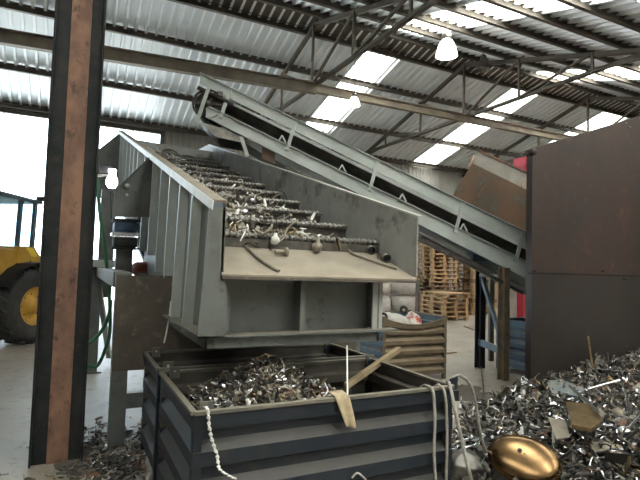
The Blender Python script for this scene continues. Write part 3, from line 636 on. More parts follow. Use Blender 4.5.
def stack(x, y, n, rz, where, grp, dark=(), lean=0):
    for k in range(n):
        src = pd if k in dark else pw; key = 'wood_dark' if k in dark else 'wood'
        o = src if not used[key] else src.copy()
        if used[key]: C.objects.link(o)
        used[key] = True
        o.location = (x+random.uniform(-.03, .03)+lean*k, y+random.uniform(-.03, .03), .1445*k+.0005); o.rotation_euler = (0, 0, rz+random.uniform(-.03, .03)+(math.pi if random.random() < .5 else 0))
        lv = 'topmost' if k == n-1 else PN[k] + (' from the floor' if k else '')
        tag(o, '%s wooden pallet, %s in the %s' % ('dark weathered' if k in dark else 'pale', lv, where), 'pallet', grp)
stack(11.1, 12.95, 6, R(90), 'short front stack', 'pallets in the short front stack')
stack(12.1, 14.6, 19, R(0), 'tall stack behind the short one', 'pallets in the tall stack', dark=(5, 6, 7))
stack(13.75, 14.3, 15, R(0), 'tall stack seen behind the trestle', 'pallets in the stack behind the trestle', dark=(3, 8))
#stack(13.0, 16.3, 20, R(90), 'tallest stack against the far wall', 'pallets in the rearmost stack')

# bulk bags against the far wall
def bag(x, y, z, label, s=1.0):
    mb = MB(); n = 20; rows = []
    for i in range(13):
        f = i/12; z_ = f*.62*s; bulge = 1+.16*math.sin(math.pi*f)-.18*max(0, (f-.85)/.15)-.1*max(0, (.1-f)/.1)
        row = []
        for k in range(n+1):
            a = k*2*math.pi/n; c_, s_ = math.cos(a), math.sin(a); q_ = .40*s*bulge/max(abs(c_), abs(s_))**.75
            q_ *= 1+.025*math.sin(5*a+f*7+x*3)
            row.append((x+c_*q_, y+s_*q_, z+z_))
        rows.append(row)
    mb.sheet(rows, smooth=True); mb.add([rows[-1][k] for k in range(n)], [tuple(range(n))]); mb.add([rows[0][k] for k in range(n)], [tuple(range(n))[::-1]])
    r = thing('bulk_bag', label, 'bulk bag', (x, y, z), group='white bulk bags'); mb.build('sack', 'bag', r, weld=True)
    for sx in (-1, 1):
        b = MB(); b.tube(smoothpts([(x+sx*.25, y-.3, z+.58*s), (x+sx*.22, y-.15, z+.66*s), (x+sx*.22, y+.15, z+.66*s), (x+sx*.25, y+.3, z+.58*s)], 3), .014, 6); b.build('lifting_loop', 'bag', r)
bag(9.9, 15.2, 0, 'white bulk bag on the floor behind the sack bin, left'); bag(9.9, 15.2, .68, 'white bulk bag stacked on another, left above the sack bin')
bag(10.95, 15.0, 0, 'white bulk bag on the floor beside the grey post'); bag(10.95, 15.0, .68, 'white bulk bag stacked on another, beside the grey post')
b = MB(); b.box(9.95, 10.05, 12.9, 13.0, 0, 1.25); tag(b.build('floor_post', 'steel'), 'short grey steel post between the bulk bags and pallets', 'post')

# sacks and odd items in the brown bin
def crumple(name, c, rx, ry, rz, m, label, cat, seed):
    rnd = random.Random(seed); mb = MB(); bm = bmesh.new(); bmesh.ops.create_icosphere(bm, subdivisions=3, radius=1)
    ph = [rnd.uniform(0, 6) for _ in range(6)]
    for v in bm.verts:
        p = v.co; k = 1+.14*math.sin(3.1*p.x+ph[0])*math.sin(4*p.y+ph[1])+.10*math.sin(7*p.z+ph[2]+3*p.x)+.06*math.sin(11*p.y+ph[3])
        v.co = V((c[0]+p.x*rx*k, c[1]+p.y*ry*k, c[2]+p.z*rz*k))
    mb.add([v.co.copy() for v in bm.verts], [tuple(v.index for v in f.verts) for f in bm.faces], True); bm.free()
    return tag(mb.build(name, m), label, cat)
crumple('sack', (4.35, 6.25, .74), .3, .28, .22, 'bag', 'crumpled white sack in the brown bin', 'sack', 1)
crumple('sack', (4.62, 6.12, .72), .16, .22, .22, 'print', 'red and white printed sack in the brown bin', 'sack', 2)
crumple('sack', (4.15, 6.4, .80), .18, .2, .16, 'bin_blue', 'dark blue plastic sack behind the white sack', 'sack', 3)
crumple('sack', (4.5, 6.35, .42), .45, .33, .22, 's_dull', 'grey crushed waste underneath the sacks', 'waste', 4)
b = MB(); c = onY(383, 317, 5.98)
b.lathe([(.035, -.03), (.06, -.03), (.07, 0), (.06, .03), (.035, .03), (.035, -.03)], c, (.3, 1, .1), 18); w_ = b.build('rubber_wheel', 'black'); tag(w_, 'small black rubber wheel among sacks in the brown bin', 'wheel')
b = MB(); c = onY(404, 310, 6.1); b.lathe([(.035, -.03), (.055, -.03), (.065, 0), (.055, .03), (.035, .03), (.035, -.03)], c, (1, .6, .2), 18); tag(b.build('rubber_wheel', 'black'), 'small black rubber ring beside the printed sack', 'wheel')

# ------------------------------------------------------------------ lamps
def bell(p, label, lit=True, s=1.0):
    x, y, z = p
    r = thing('pendant_lamp', label, 'lamp', (x, y, z))
    b = MB(); b.lathe([(.235*s, 0), (.225*s, .03*s), (.205*s, .13*s), (.165*s, .25*s), (.12*s, .33*s), (.09*s, .36*s)], p, (0, 0, 1), 28)
    b.build('lamp_shade', 'lamp' if lit else 's_dull', r, solid=.008)
    b = MB(); b.lathe([(.0, .52*s), (.08*s, .52*s), (.11*s, .48*s), (.11*s, .38*s), (.09*s, .35*s), (0, .35*s)], p, (0, 0, 1), 20); b.build('ballast_housing', 's_dull', r)
    zt = (znear(y) if y < YR else zfar(y))-.05
    b = MB(); b.tube([(x, y, z+.5*s), (x, y, zt)], .012, 6); b.build('hanger_rod', 'steel', r)
    b = MB(); b.lathe([(0, .1*s), (.05*s, .12*s), (.06*s, .2*s), (.04*s, .3*s), (0, .32*s)], p, (0, 0, 1), 14); b.build('bulb', 'lamp' if lit else 's_white', r)
    return r
p = onY(446.5, 56, 8.45); bell(p, 'lit white bell shaped lamp hanging under the near roof slope')
p = onY(354, 106, 10.6); bell(p, 'lit lamp hanging lower beneath the long rooflight', s=.62)
p = onY(483, 70, 10.1); bell(p, 'unlit grey lamp hanging beside the second truss', lit=False, s=.8)

# ------------------------------------------------------------------ scrap
def rodmesh(mb, pts, r): mb.tube(pts, r, 6)
rs = random.Random(11)
def proto(kind, rnd):
    "local mesh (verts, faces, smooth) of one piece of scrap about 0.1 to 0.3 m long, centred on its origin"
    mb = MB()
    if kind == 'bent_rod':
        L_ = rnd.uniform(.12, .3); mb.tube(smoothpts([(-L_/2, 0, 0), (-L_*.1, rnd.uniform(-.03, .03), .01), (L_*.25, rnd.uniform(-.04, .04), 0), (L_/2, rnd.uniform(-.08, .08), .02)], 3), rnd.uniform(.004, .008), 6)
    elif kind == 'pipe_offcut':
        L_ = rnd.uniform(.06, .2); r = rnd.uniform(.010, .02); mb.lathe([(r*.8, -L_/2), (r, -L_/2), (r, L_/2), (r*.8, L_/2), (r*.8, -L_/2)], (0, 0, 0), (1, 0, 0), 10)
    elif kind == 'metal_strip':
        L_ = rnd.uniform(.1, .26); w = rnd.uniform(.012, .03); k = rnd.uniform(.01, .05); rows = []
        for i in range(6):
            f = i/5-.5; rows.append([(f*L_, -w/2, k*math.sin(f*5)), (f*L_, w/2, k*math.sin(f*5)+.004)])
        mb.sheet(rows); mb.sheet([[(x, y, z-.003) for x, y, z in r_] for r_ in rows])
    elif kind == 'angle_bracket':
        a, b_, w = rnd.uniform(.04, .09), rnd.uniform(.04, .09), rnd.uniform(.02, .04); mb.box(0, a, -w/2, w/2, 0, .004); mb.box(0, .004, -w/2, w/2, 0, b_)
    elif kind == 'bolt':
        L_ = rnd.uniform(.05, .1); r = rnd.uniform(.006, .01); mb.lathe([(0, -L_/2), (r, -L_/2), (r, L_/2)], (0, 0, 0), (1, 0, 0), 8); mb.lathe([(0, L_/2+.011), (r*1.9, L_/2+.01), (r*1.9, L_/2), (0, L_/2)], (0, 0, 0), (1, 0, 0), 6, False)
    elif kind == 'metal_ring':
        r = rnd.uniform(.025, .05); mb.tube([(r*math.cos(a), r*math.sin(a), 0) for a in [k*math.pi/7 for k in range(15)]], r*.2, 6, False)
    elif kind == 'pipe_elbow':
        r = rnd.uniform(.01, .016); mb.tube(smoothpts([(-.06, 0, 0), (-.02, 0, 0), (.012, .012, 0), (.022, .04, 0), (.022, .08, 0)], 3), r, 8); mb.lathe([(r, 0), (r*1.4, 0), (r*1.4, .014), (r, .014)], (-.06, 0, 0), (1, 0, 0), 8)
    elif kind == 'tap_fitting':
        mb.lathe([(0, -.06), (.014, -.06), (.014, -.03), (.02, -.03), (.02, 0), (.012, .01), (.012, .05), (.018, .05), (.018, .065), (0, .065)], (0, 0, 0), (1, 0, 0), 10)
        mb.tube([(-.01, 0, 0), (-.01, 0, .04)], .008, 6); mb.tube([(-.035, 0, .042), (.02, 0, .046)], .006, 6)
    elif kind == 'crushed_sheet':
        n = 5; w = rnd.uniform(.07, .14); rows = []; ph = rnd.uniform(0, 6)
        for i in range(n):
            rows.append([((i/(n-1)-.5)*w, (j/(n-1)-.5)*w*.8, .02*math.sin(i*1.7+ph)+.018*math.cos(j*2.1+ph)+rnd.uniform(-.01, .01)) for j in range(n)])
        mb.sheet(rows); mb.sheet([[(x, y, z-.003) for x, y, z in r_] for r_ in rows])
    elif kind == 'wire_coil':
        r = rnd.uniform(.03, .06); mb.tube([(r*math.cos(a)*(1+.15*math.sin(a*.7)), r*math.sin(a), .012*math.sin(a*1.3)) for a in [k*.5 for k in range(34)]], .0028, 5)
    elif kind == 'iron_casting':
        mb.lathe([(0, -.03), (.02, -.028), (.032, -.008), (.03, .012), (.014, .022), (.014, .04), (0, .04)], (0, 0, 0), (1, 0, .3), 12)
    elif kind == 'flat_plate':
        a, b_ = rnd.uniform(.05, .11), rnd.uniform(.03, .07); mb.prism([(-a, -b_, 0), (a*.8, -b_, .004), (a, b_*.6, 0), (-a*.6, b_, 0)], (0, 0, .004))
    return mb
KINDS = ['bent_rod', 'pipe_offcut', 'metal_strip', 'angle_bracket', 'bolt', 'metal_ring', 'pipe_elbow', 'tap_fitting', 'crushed_sheet', 'wire_coil', 'iron_casting', 'flat_plate']
SMAT = ['s_bright', 's_dull', 's_dark', 's_brass', 's_tan', 's_white', 's_rust']
PIECES = [(k, proto(k, rs)) for k in KINDS for _ in range(4)]
arr = []
for k, mb in PIECES:
    arr.append((np.array([tuple(v) for v in mb.v]), mb.f, mb.sm))
KW = {'bent_rod': 7, 'pipe_offcut': 5, 'metal_strip': 6, 'pipe_elbow': 4, 'metal_ring': 3, 'tap_fitting': 3, 'flat_plate': 1, 'crushed_sheet': 1, 'wire_coil': 2, 'iron_casting': 1}
def scatter(name, n, place, weights, smin, smax, label, cat, kinds=None, seed=3, parent=None, up_bias=.5):
    "one loose mass of small pieces; place(rnd) -> (x,y,z) or None"
    rnd = random.Random(seed); vs = []; fs = []; sm = []; mi = []; base = 0
    idx = [i for i, (k, _) in enumerate(PIECES) for _ in range(KW.get(k, 2)) if kinds is None or k in kinds]
    for _ in range(n):
        p = place(rnd)
        if p is None: continue
        i = rnd.choice(idx); A, Fc, S = arr[i]; s = rnd.uniform(smin, smax)
        e = Euler((rnd.gauss(0, up_bias), rnd.gauss(0, up_bias), rnd.uniform(0, 6.28))).to_matrix(); Mx = np.array(e)
        vs.append(A@Mx.T*s+np.array(p)); fs += [tuple(a+base for a in f) for f in Fc]; sm += S
        m = rnd.choices(range(len(weights)), weights)[0]; mi += [m]*len(Fc); base += len(A)
    Vv = np.concatenate(vs); me = bpy.data.meshes.new(name); org = Vv.mean(0); org[2] = Vv[:, 2].min(); me.from_pydata((Vv-org).tolist(), [], fs); me.update()
    me.polygons.foreach_set('use_smooth', sm); me.polygons.foreach_set('material_index', mi)
    for k in SMAT: me.materials.append(M[k])
    o = bpy.data.objects.new(name, me); C.objects.link(o); o.location = org
    tag(o, label, cat, kind='stuff'); return o
WORD = {'s_bright': 'shiny steel', 's_dull': 'dull steel', 's_dark': 'dark oxidised', 's_brass': 'brass coloured', 's_tan': 'dusty tan', 's_white': 'white', 's_rust': 'rust red'}
CATS = {'bent_rod': 'rod', 'pipe_offcut': 'pipe', 'metal_strip': 'strip', 'angle_bracket': 'bracket', 'bolt': 'bolt', 'metal_ring': 'ring', 'pipe_elbow': 'pipe', 'tap_fitting': 'fitting', 'crushed_sheet': 'sheet metal', 'wire_coil': 'wire', 'iron_casting': 'casting', 'flat_plate': 'plate'}
PROTO_ME = {}
def proto_mesh(i, m):
    if (i, m) not in PROTO_ME:
        k, mb = PIECES[i]; me = bpy.data.meshes.new(k); me.from_pydata([tuple(v) for v in mb.v], [], mb.f); me.update(); me.polygons.foreach_set('use_smooth', mb.sm); me.materials.append(M[m]); PROTO_ME[(i, m)] = me
    return PROTO_ME[(i, m)]
seen = set()
def singles(n, place, zone, mats, smin, smax, grp, seed, kinds=None, up_bias=.45):
    rnd = random.Random(seed); made = 0; tries = 0
    idx = [i for i, (k, _) in enumerate(PIECES) if kinds is None or k in kinds]
    while made < n and tries < n*60:
        tries += 1; p = place(rnd)
        if p is None: continue
        i = rnd.choice(idx); k = PIECES[i][0]; m = rnd.choice(mats); z = zone(p)
        l = '%s %s %s' % (WORD[m], k.replace('_', ' '), z)
        if l in seen: continue
        seen.add(l); o = bpy.data.objects.new(k, proto_mesh(i, m)); C.objects.link(o)
        s = rnd.uniform(smin, smax); o.scale = (s, s, s); o.location = p; o.rotation_euler = (rnd.gauss(0, up_bias), rnd.gauss(0, up_bias), rnd.uniform(0, 6.28))
        tag(o, l, CATS[k], grp); made += 1

# heap in the near bin
def hbin(x, y):
    d = math.hypot((x-1.32)/.80, (y-3.32)/.62)
    return .43+.40*max(0, 1-d)**.8+.02*math.sin(9*x)*math.sin(11*y)+.10*max(0, min(1, (1.9-x)/.6))
b = MB(); nx, ny = 40, 26
b.sheet([[(.70+(2.33-.70)*i/nx, 2.77+(3.69-2.77)*j/ny, hbin(.70+(2.33-.70)*i/nx, 2.77+(3.69-2.77)*j/ny)-.03) for i in range(nx+1)] for j in range(ny+1)], smooth=True)
tag(b.build('scrap_fines', 'dirt'), 'dark fine scrap filling the near navy bin', 'scrap', kind='stuff')
def pbin(rnd):
    x = rnd.gauss(1.35, .42); y = rnd.uniform(2.87, 3.62)
    if not .74 < x < 2.05: return None
    return (x, y, hbin(x, y)+rnd.uniform(-.02, .012))
scatter('scrap_metal', 2300, pbin, [3.4, 5, 5, 1.0, 3.2, .8, .6], .4, .95, 'mass of small mixed metal scrap heaped in the near bin', 'scrap', seed=5)
def zbin(p):
    a = 'on the left of the bin heap' if p[0] < 1.1 else ('near the crest of the bin heap' if p[0] < 1.5 else 'on the right slope of the bin heap')
    return a
singles(52, pbin, zbin, ['s_bright', 's_dull', 's_tan', 's_brass', 's_white'], .8, 1.25, 'scrap pieces heaped in the near bin', 21)
# scrap riding on the deck
def pdeck(rnd):
    i = rnd.choices(range(len(ys)), [5, 5, 5, 4, 3.4, 3, 2.4, 2, 1.6, 1.2, .8])[0]; y = ys[i]+rnd.uniform(-.04, .3)
    x = XA+.06+abs(rnd.gauss(0, .45)); 
    if x > XB-.1: return None
    j = i+1 if (i+1 < len(ys) and y > ys[i]+.27) else i
    return (x, y, zdeck(ys[j])+rnd.uniform(.01, .05))
scatter('scrap_metal', 560, pdeck, [2.5, 1.6, .7, 1, 4.5, 5, .6], .5, 1.25, 'mixed metal scrap riding on the steps of the screen', 'scrap', seed=8)
def zdk(p): return 'on the screen deck, %s step from the lip' % PN[max(0, min(10, int((p[1]-3.48)/.57)))].replace('bottom', 'first')
singles(44, pdeck, zdk, ['s_bright', 's_tan', 's_white', 's_brass'], .9, 1.35, 'scrap pieces riding on the screen deck', 22)
# scrap pile on the floor
DOME = onZ(524, 459, .24)
def edge(x, y):                                          # distance inside the pile from its left foot
    pts = [(2.50, .6), (2.55, 2.2), (2.72, 3.1), (3.15, 3.6), (3.85, 4.15), (4.35, 4.7)]
    best = 1e9; inside = False
    for (a, b_), (c_, d_) in zip(pts, pts[1:]):
        ux, uy = c_-a, d_-b_; L2 = ux*ux+uy*uy; t_ = max(0, min(1, ((x-a)*ux+(y-b_)*uy)/L2)); dx, dy = x-a-ux*t_, y-b_-uy*t_
        dd = math.hypot(dx, dy)
        if dd < best: best = dd; inside = (ux*dy-uy*dx) < 0
    return best if inside else -best
def hp_(x, y):
    e = edge(x, y)
    if e < 0: return 0
    h = .60*(1-math.exp(-e*.42))+.03*math.sin(5*x+1)*math.sin(6*y)+.02*math.sin(13*x)*math.cos(11*y)
    h *= min(1, e*4+.2)
    return max(.01, h)
b = MB(); gx, gy = 70, 60; X0, X1, Y0, Y1 = 2.4, 8.2, .9, 4.58
b.sheet([[(X0+(X1-X0)*i/gx, Y0+(Y1-Y0)*j/gy, hp_(X0+(X1-X0)*i/gx, Y0+(Y1-Y0)*j/gy)-.02) for i in range(gx+1)] for j in range(gy+1)], smooth=True)
tag(b.build('scrap_fines', 'dirt'), 'dark fine scrap under the pile beside the navy bin', 'scrap', kind='stuff')
def ppile(rnd):
    y = rnd.uniform(1.3, 4.5); x = rnd.uniform(2.5, 7.6)
    if x > 1.9*y+1.6 or edge(x, y) < .02 or math.hypot(x-DOME.x, y-DOME.y) < .22: return None
    return (x, y, hp_(x, y)+rnd.uniform(-.01, .04))
scatter('scrap_metal', 6500, ppile, [2.6, 3.6, 9, .8, 1.5, .3, .8], .65, 1.5, 'mass of small mixed metal scrap covering the floor pile', 'scrap', seed=12, up_bias=.6)
def ppile_near(rnd):
    p = ppile(rnd)
    return p
def zpile(p):
    if math.hypot(p[0]-DOME.x, p[1]-DOME.y) < .7: return 'beside the golden dome'
    if p[1] > 4.0: return 'against the foot of the brown bunker'
    if edge(p[0], p[1]) < .5: return 'at the left foot of the scrap pile'
    if p[0] > 4.4: return 'high on the right of the scrap pile'
    if p[1] < 2.4: return 'at the front of the scrap pile'
    return 'midway up the scrap pile'
singles(120, lambda r_: (lambda p_: None if p_ is None or math.hypot(p_[0]-DOME.x, p_[1]-DOME.y) < .42 else p_)(ppile(r_)), zpile, ['s_bright', 's_dull', 's_dark', 's_tan', 's_brass'], 1.2, 2.3, 'scrap pieces on the floor pile', 23, up_bias=.5)
# loose litter on the floor
def plit(rnd):
    if rnd.random() < .55:
        x = rnd.gauss(.40, .24); y = rnd.gauss(4.4, .42)
        if x > .6 and 2.6 < y < 4.7: return None
        if -.25 < x < .22 and 4.35 < y < 4.75: return None
    else:
        x = rnd.uniform(2.6, 5.4); y = rnd.uniform(3.5, 6.3)
        if edge(x, y) > 0 or (x > 3.85 and y > 5.75): return None
        if rnd.random() > math.exp(edge(x, y)*1.3)+.22: return None
    return (x, y, rnd.uniform(.006, .016))
def dirtpatch(cx, cy, rx, ry, seed, label):
    rnd = random.Random(seed); mb = MB(); n = 40; ph = [rnd.uniform(0, 6) for _ in range(4)]; rows = []
    for r_, h_ in ((0, .006), (.4, .006), (.75, .005), (1, .0005)):
        rows.append([(cx+rx*r_*math.cos(a)*(1+.2*math.sin(3*a+ph[0])+.12*math.sin(7*a+ph[1])), cy+ry*r_*math.sin(a)*(1+.2*math.sin(3*a+ph[0])+.12*math.sin(7*a+ph[1])), h_) for a in [k*2*math.pi/n for k in range(n+1)]])
    mb.sheet(rows, smooth=True); tag(mb.build('dirt', 'dirt_floor'), label, 'dirt', kind='stuff')
dirtpatch(.30, 4.35, .33, .6, 1, 'dark dirt on the floor around the rusty column foot')
dirtpatch(4.6, 5.1, .5, .45, 2, 'dark dirt on the floor between pile and trestle')
scatter('litter', 1500, plit, [.8, 3, 6, .4, 2.5, .5, 1], .3, .8, 'small metal litter strewn on the concrete floor', 'litter', seed=15, up_bias=.15)

# named pieces of the pile ------------------------------------------------
t = thing('brass_dome', 'large polished golden dome lying on the scrap pile', 'dome', DOME)
tc_ = (EYE-DOME).normalized(); dn = (V((0, 0, 1))*.55+tc_*.8).normalized()
dl = rt*math.cos(R(33))-up*math.sin(R(33)); dl = (dl-dn*dl.dot(dn)).normalized(); ds = dn.cross(dl)
def domep(r, a, h): return DOME+dl*(.235*r*math.cos(a))+ds*(.168*r*math.sin(a))+dn*h
b = MB(); n = 48; rows = []
for r_, h_ in [(1.08, -.012), (1.08, 0), (1.0, .004)]+[(math.cos(R(6+k*9)), .006+.062*math.sin(R(6+k*9))) for k in range(10)]+[(0.01, .0682)]:
    rows.append([domep(r_, k*2*math.pi/n, h_) for k in range(n+1)])
b.sheet(rows, smooth=True); b.build('bowl', 'gold', t, solid=.004, weld=True)
b = MB(); b.lathe([(.016, -.005), (.016, .005), (0, .005)], domep(.18, R(140), .0675), dn, 16); b.build('centre_hole', 'black', t)
def plate(px, Z, name, m, label, cat, th=.012):
    b = MB(); b.prism([onZ(x, y, z) for (x, y), z in zip(px, Z)], (0, 0, th)); return tag(b.build(name, m, bevel=.002), label, cat)
plate([(546, 382), (560, 381), (585, 390), (580, 398), (552, 395)], [.27, .29, .31, .27, .24], 'steel_plate', 'bin_blue', 'blue grey steel plate lying near the bunker foot', 'plate', .02)
plate([(566, 405), (592, 407), (603, 424), (592, 432), (572, 428)], [.46, .46, .43, .42, .43], 'brass_tray', 's_brass', 'flat brass tray midway up the scrap pile', 'tray', .03)
plate([(548, 418), (566, 422), (570, 438), (556, 440)], [.38, .38, .36, .34], 'sheet_offcut', 's_tan', 'dusty tan sheet offcut below the brass tray', 'sheet metal', .01)
def pole(a, b_, r, name, m, label, cat):
    mb = MB(); mb.tube([a, b_], r, 10); return tag(mb.build(name, m), label, cat)
pole(onY(588, 336, 4.35), onY(593, 372, 4.25), .014, 'thin_rod', 's_brass', 'thin yellow rod standing up against the bunker', 'rod')
pole(onY(597, 352, 4.4), onY(596, 368, 4.35), .01, 'thin_rod', 's_dark', 'dark thin rod standing beside the yellow rod', 'rod')
pole(onZ(622, 382, .55), onZ(632, 417, .55), .016, 'steel_tube', 's_bright', 'shiny straight tube on the right of the pile', 'tube')
pole(onZ(588, 389, .5), onZ(620, 380, .6), .012, 'steel_tube', 's_bright', 'shiny tube lying high on the pile below the bunker', 'tube')
pole(onZ(570, 386, .42), onZ(598, 412, .5), .014, 'steel_tube', 's_dull', 'dull tube sloping down towards the brass tray', 'tube')
pole(onZ(628, 428, .6), onZ(640, 415, .62), .012, 'steel_tube', 's_bright', 'shiny tube at the right frame edge of pile', 'tube')
b = MB(); b.tube(smoothpts([onZ(452+400-400, 431, .0), onZ(470, 432, .03), onZ(488, 434, .06), onZ(500, 432, .05)], 3), .01, 8)
tag(b.build('copper_tube', 's_brass'), 'thin brass tube lying across the floor left of pile', 'tube')
b = MB(); b.tube([onZ(481, 367, .03), onZ(485, 400, .03), onZ(486, 428, .04)], .009, 6); tag(b.build('thin_rod', 's_dark'), 'long thin dark rod on the floor towards the trestle', 'rod')
b = MB(); b.tube([onZ(498, 400, .02), onZ(505, 430, .06)], .014, 8); tag(b.build('steel_tube', 's_dull'), 'dull tube on the floor edge behind the golden dome', 'tube')
for (a, c_) in (((458, 325), (462, 331)),): pass
b = MB(); b.bar(onZ(464, 326, .02), onZ(474, 330, .02), .03, .02); tag(b.build('wood_offcut', 'wood_dark'), 'short wooden offcut on the floor before the pallets', 'wood')
b = MB(); b.bar(onZ(446, 353, .02), onZ(456, 352, .02), .04, .02); tag(b.build('wood_offcut', 'wood'), 'pale wooden offcut on the floor beside the brown bin', 'wood')

# pieces on the lip -----------------------------------------------------------
def lipz(y): return 1.53+(y-2.97)*(1.72-1.53)/(3.5-2.97)
def onlip(x, y, h=.012):
    d = ray(x, y); n = V((0, -(1.72-1.53)/.53, 1)); q = V((0, 2.97, 1.53+h)); return EYE+d*((q-EYE).dot(n)/d.dot(n))
def liptube(pts, r, name, m, label, cat): 
    b = MB(); b.tube(smoothpts([onlip(x, y, r+.004) for x, y in pts], 4), r, 8); return tag(b.build(name, m), label, cat)
liptube([(234, 240), (244, 245), (256, 256), (268, 265), (279, 271)], .011, 'bent_rod', 's_tan', 'bent tan rod lying on the lip plate, left', 'rod')
liptube([(346, 247), (352, 253), (368, 259), (385, 265), (397, 269)], .010, 'bent_rod', 's_tan', 'long bent rod lying on the lip plate, right', 'rod')
b = MB(); b.tube([onlip(275, 252, .03), onlip(285, 252, .03)], .016, 10); b.lathe([(0, -.012), (.034, -.012), (.034, .012), (0, .012)], onlip(286, 252, .03), (1, -.1, 0), 12)
tag(b.build('bolt', 's_tan'), 'big dusty bolt lying on the lip plate', 'bolt')
for px, l in (((371, 250), 'short black ended pipe leaning on right wall, upper of two'), ((386, 258), 'short black ended pipe leaning on right wall, lower of two')):
    p = onlip(*px, .035); t = thing('pipe_stub', l, 'pipe', p)
    b = MB(); b.lathe([(.028, -.02), (.036, -.02), (.036, .12), (.028, .12), (.028, -.02)], p, (.25, .95, .15), 16); b.build('pipe_wall', 's_dull', t)
    b = MB(); b.lathe([(0, .02), (.028, .02)], p, (.25, .95, .15), 16); b.build('pipe_bore', 'black', t)
for px, m, l, r_ in (((275, 240), 's_white', 'white rounded cap hanging at the deck edge', .035), ((317, 247), 's_tan', 'pale tan rounded casting hanging at the deck edge', .042)):
    p = onY(*px, 3.44); b = MB(); b.lathe([(0, -r_*1.1), (r_*.6, -r_*.9), (r_, -.2*r_), (r_*.95, .4*r_), (r_*.4, r_), (r_*.3, r_*1.5), (0, r_*1.5)], p, (.1, 0, 1), 14); tag(b.build('iron_casting', m), l, 'casting')
p, q = onY(337, 238, 3.45), onY(340, 250, 3.45); b = MB(); b.bar(p, q, .03, .012, (1, 0, 0)); tag(b.build('brass_strip', 's_brass'), 'gold coloured strip hanging at the deck edge', 'strip')
p = onlip(252, 246, .02); b = MB(); b.tube([p+V((.05*math.cos(a), .035*math.sin(a), .012*math.sin(a*2)+.01)) for a in [k*.4 for k in range(17)]], .008, 6); tag(b.build('wire_loop', 's_dark'), 'dark twisted wire loop at the left of lip', 'wire')
# big loop wire at the top of the deck
pts = [onY(x, y, 8.2) for x, y in ((165, 158), (162, 152), (168, 149), (176, 152), (178, 157), (170, 160), (184, 158))]
b = MB(); b.tube(smoothpts(pts, 4), .014, 6); tag(b.build('hose_loop', 's_tan'), 'tan looped hose at the top of the deck', 'hose')

# timber in the near bin
b = MB(); a_, c_ = onY(346, 386, 3.35), V((2.62, 3.6, .955)); b.bar(a_, onX(399, 349, 2.72), .045, .045); tag(b.build('timber_bar', 'stick', bevel=.006), 'weathered timber bar leaning over the rim of the near bin', 'timber')
# string and rag
b = MB(); s0, s1 = onY(347, 346, 3.12), onY(347.5, 399, 2.70); b.tube([s0, s0.lerp(s1, .5), s1], .006, 6); tag(b.build('hanging_string', 'white'), 'white string hanging straight down from the chute', 'string')
rows = []
for i in range(10):
    f = i/9; row = []
    for j in range(9):
        g_ = j/8; x = 335+10*f+(14-2*f)*g_; y = 397+(29+4*g_)*f-1.5*g_
        p = onY(x, y, 2.672); row.append(p+V((0, -.012*math.sin(g_*9+f*2)*f-.008*f, 0)))
    rows.append(row)
b = MB(); top = [r_+V((0, .09, .012)) for r_ in rows[0]]; b.sheet([top]+rows, smooth=True); tag(b.build('rag', 'tan', solid=.004), 'tan rag draped over the front rim of near bin', 'rag')
# white twisted ribbon on the front-left
pr = [onY(x, y, 2.672) for x, y in ((208, 411), (209, 425), (212, 440), (217, 455), (219, 468), (226, 474), (236, 479))]
pr = smoothpts([V((pr[0].x, 2.74, .82))]+pr, 8); rows = []
for i, p in enumerate(pr):
    a = i*1.05; d_ = V((math.cos(a), -math.sin(a)*.6, 0))*.011; rows.append([p-d_, p+d_])
b = MB(); b.sheet(rows); tag(b.build('twisted_ribbon', 'white', solid=.003), 'white twisted ribbon hanging over the near bin rim', 'ribbon')
b = MB(); pr2 = smoothpts([onY(x, y, 2.665) for x, y in ((352, 478), (357, 473), (362, 476), (366, 480))], 5); b.tube(pr2, .006, 6); tag(b.build('cord', 'rope'), 'short pale cord loop low on the near bin front', 'cord')
# cables over the right corner
def cable(pts, label, r=.010, m='rope'):
    b = MB(); b.tube(smoothpts(pts, 6), r, 8); return tag(b.build('cable', m), label, 'cable', 'pale cables over the near bin corner')
fy = 2.66
cable([(2.12, 2.95, .62), onY(420, 388, 2.80), onY(427, 386, 2.70), onY(433, 392, fy), onY(435, 420, fy), onY(434, 450, fy), onY(436, 485, fy)], 'pale cable hanging over the near bin rim, leftmost of three')
cable([(2.2, 2.98, .62), onY(434, 387, 2.80), onY(440, 386, 2.70), onY(445, 395, fy), onY(447, 430, fy), onY(446, 485, fy)], 'pale cable hanging over the near bin rim, middle of three')
cable([(2.3, 2.95, .62), onY(445, 384, 2.80), onY(450, 387, 2.68), onY(455, 410, 2.6), onY(462, 440, 2.55), onY(470, 475, 2.5), onZ(474, 486, .12)], 'thick pale cable slanting from bin corner to the pile', .013)
cable([onX(449, 386, 2.40), onX(452, 379, 2.44), onX(457, 375.5, 2.5), onX(463, 377, 2.58), onX(470, 384, 2.68), onX(475, 400, 2.74), onX(478, 420, 2.78), onX(482, 440, 2.85), onX(486, 452, 2.92)], 'pale cable arching from the bin bracket down onto floor', .012)
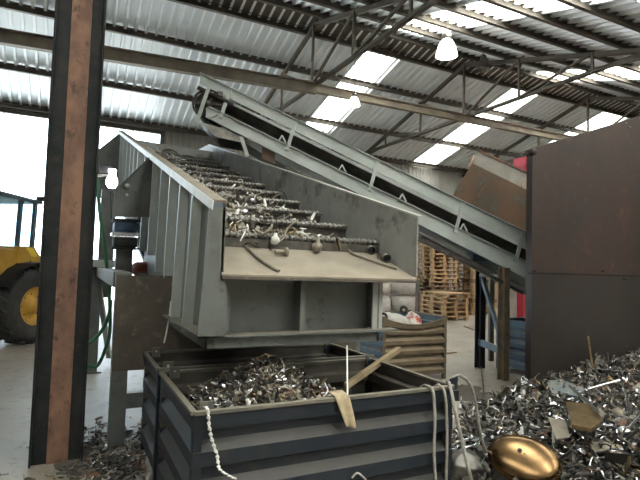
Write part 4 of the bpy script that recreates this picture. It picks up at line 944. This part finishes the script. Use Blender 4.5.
# thin wire below the left wall, green hose
b = MB(); b.tube(smoothpts([onY(171, 301, 4.3), onY(169, 318, 4.28), onY(166, 335, 4.25), onY(164, 343, 4.25)], 4), .006, 6); tag(b.build('thin_wire', 'white'), 'thin white wire dangling below the machine side wall', 'wire')
b = MB(); b.tube(smoothpts([onY(97, 178, 6.4), onY(100, 215, 6.4), onY(105, 250, 6.4), onY(109, 290, 6.4), onY(110, 330, 6.4), onY(105, 350, 6.4), onY(97, 366, 6.4), onY(86, 366, 6.4)], 6), .02, 8)
tag(b.build('green_hose', 'green'), 'long green hose hanging and curling behind the rusty column', 'hose')
b = MB(); b.tube(smoothpts([onY(111, 300, 6.3), onY(108, 318, 6.3), onY(100, 333, 6.3), onY(90, 342, 6.3), onY(82, 340, 6.3)], 6), .02, 8)
tag(b.build('green_hose', 'green'), 'short green hose curl beside the grey support leg', 'hose')
# plastic bag and odds at the pile foot
crumple('plastic_bag', tuple(onZ(463, 465, .1)), .16, .14, .10, 's_dull', 'grey crumpled plastic bag at the pile foot by the bin', 'bag', 9)
b = MB(); p = onZ(480, 412, .06); b.lathe([(0, -.02), (.03, -.018), (.03, .018), (0, .02)], p, (.2, .1, 1), 12); tag(b.build('metal_disc', 's_white'), 'small white cap on the brass tube left of pile', 'cap')

# ------------------------------------------------------------------ light
sc = bpy.context.scene
w = bpy.data.worlds.new('sky'); sc.world = w; w.use_nodes = True
bg = w.node_tree.nodes['Background']; bg.inputs[0].default_value = (.74, .89, 1.0, 1); bg.inputs[1].default_value = 5.0
sd = bpy.data.lights.new('sun', 'SUN'); sd.energy = 26; sd.angle = R(2); sd.color = (1, .95, .86); so = bpy.data.objects.new('sun', sd); C.objects.link(so); so.rotation_euler = (R(38), 0, R(12)); so.location = (0, -20, 30)
sc.view_settings.view_transform = 'Standard'; sc.view_settings.look = 'None'; sc.view_settings.gamma = 1; sc.view_settings.exposure = 0.6; sc.view_settings.use_curve_mapping = False
sc.cycles.max_bounces = 10; sc.cycles.diffuse_bounces = 6; sc.cycles.transparent_max_bounces = 12; sc.cycles.use_denoising = True; sc.cycles.sample_clamp_indirect = 6
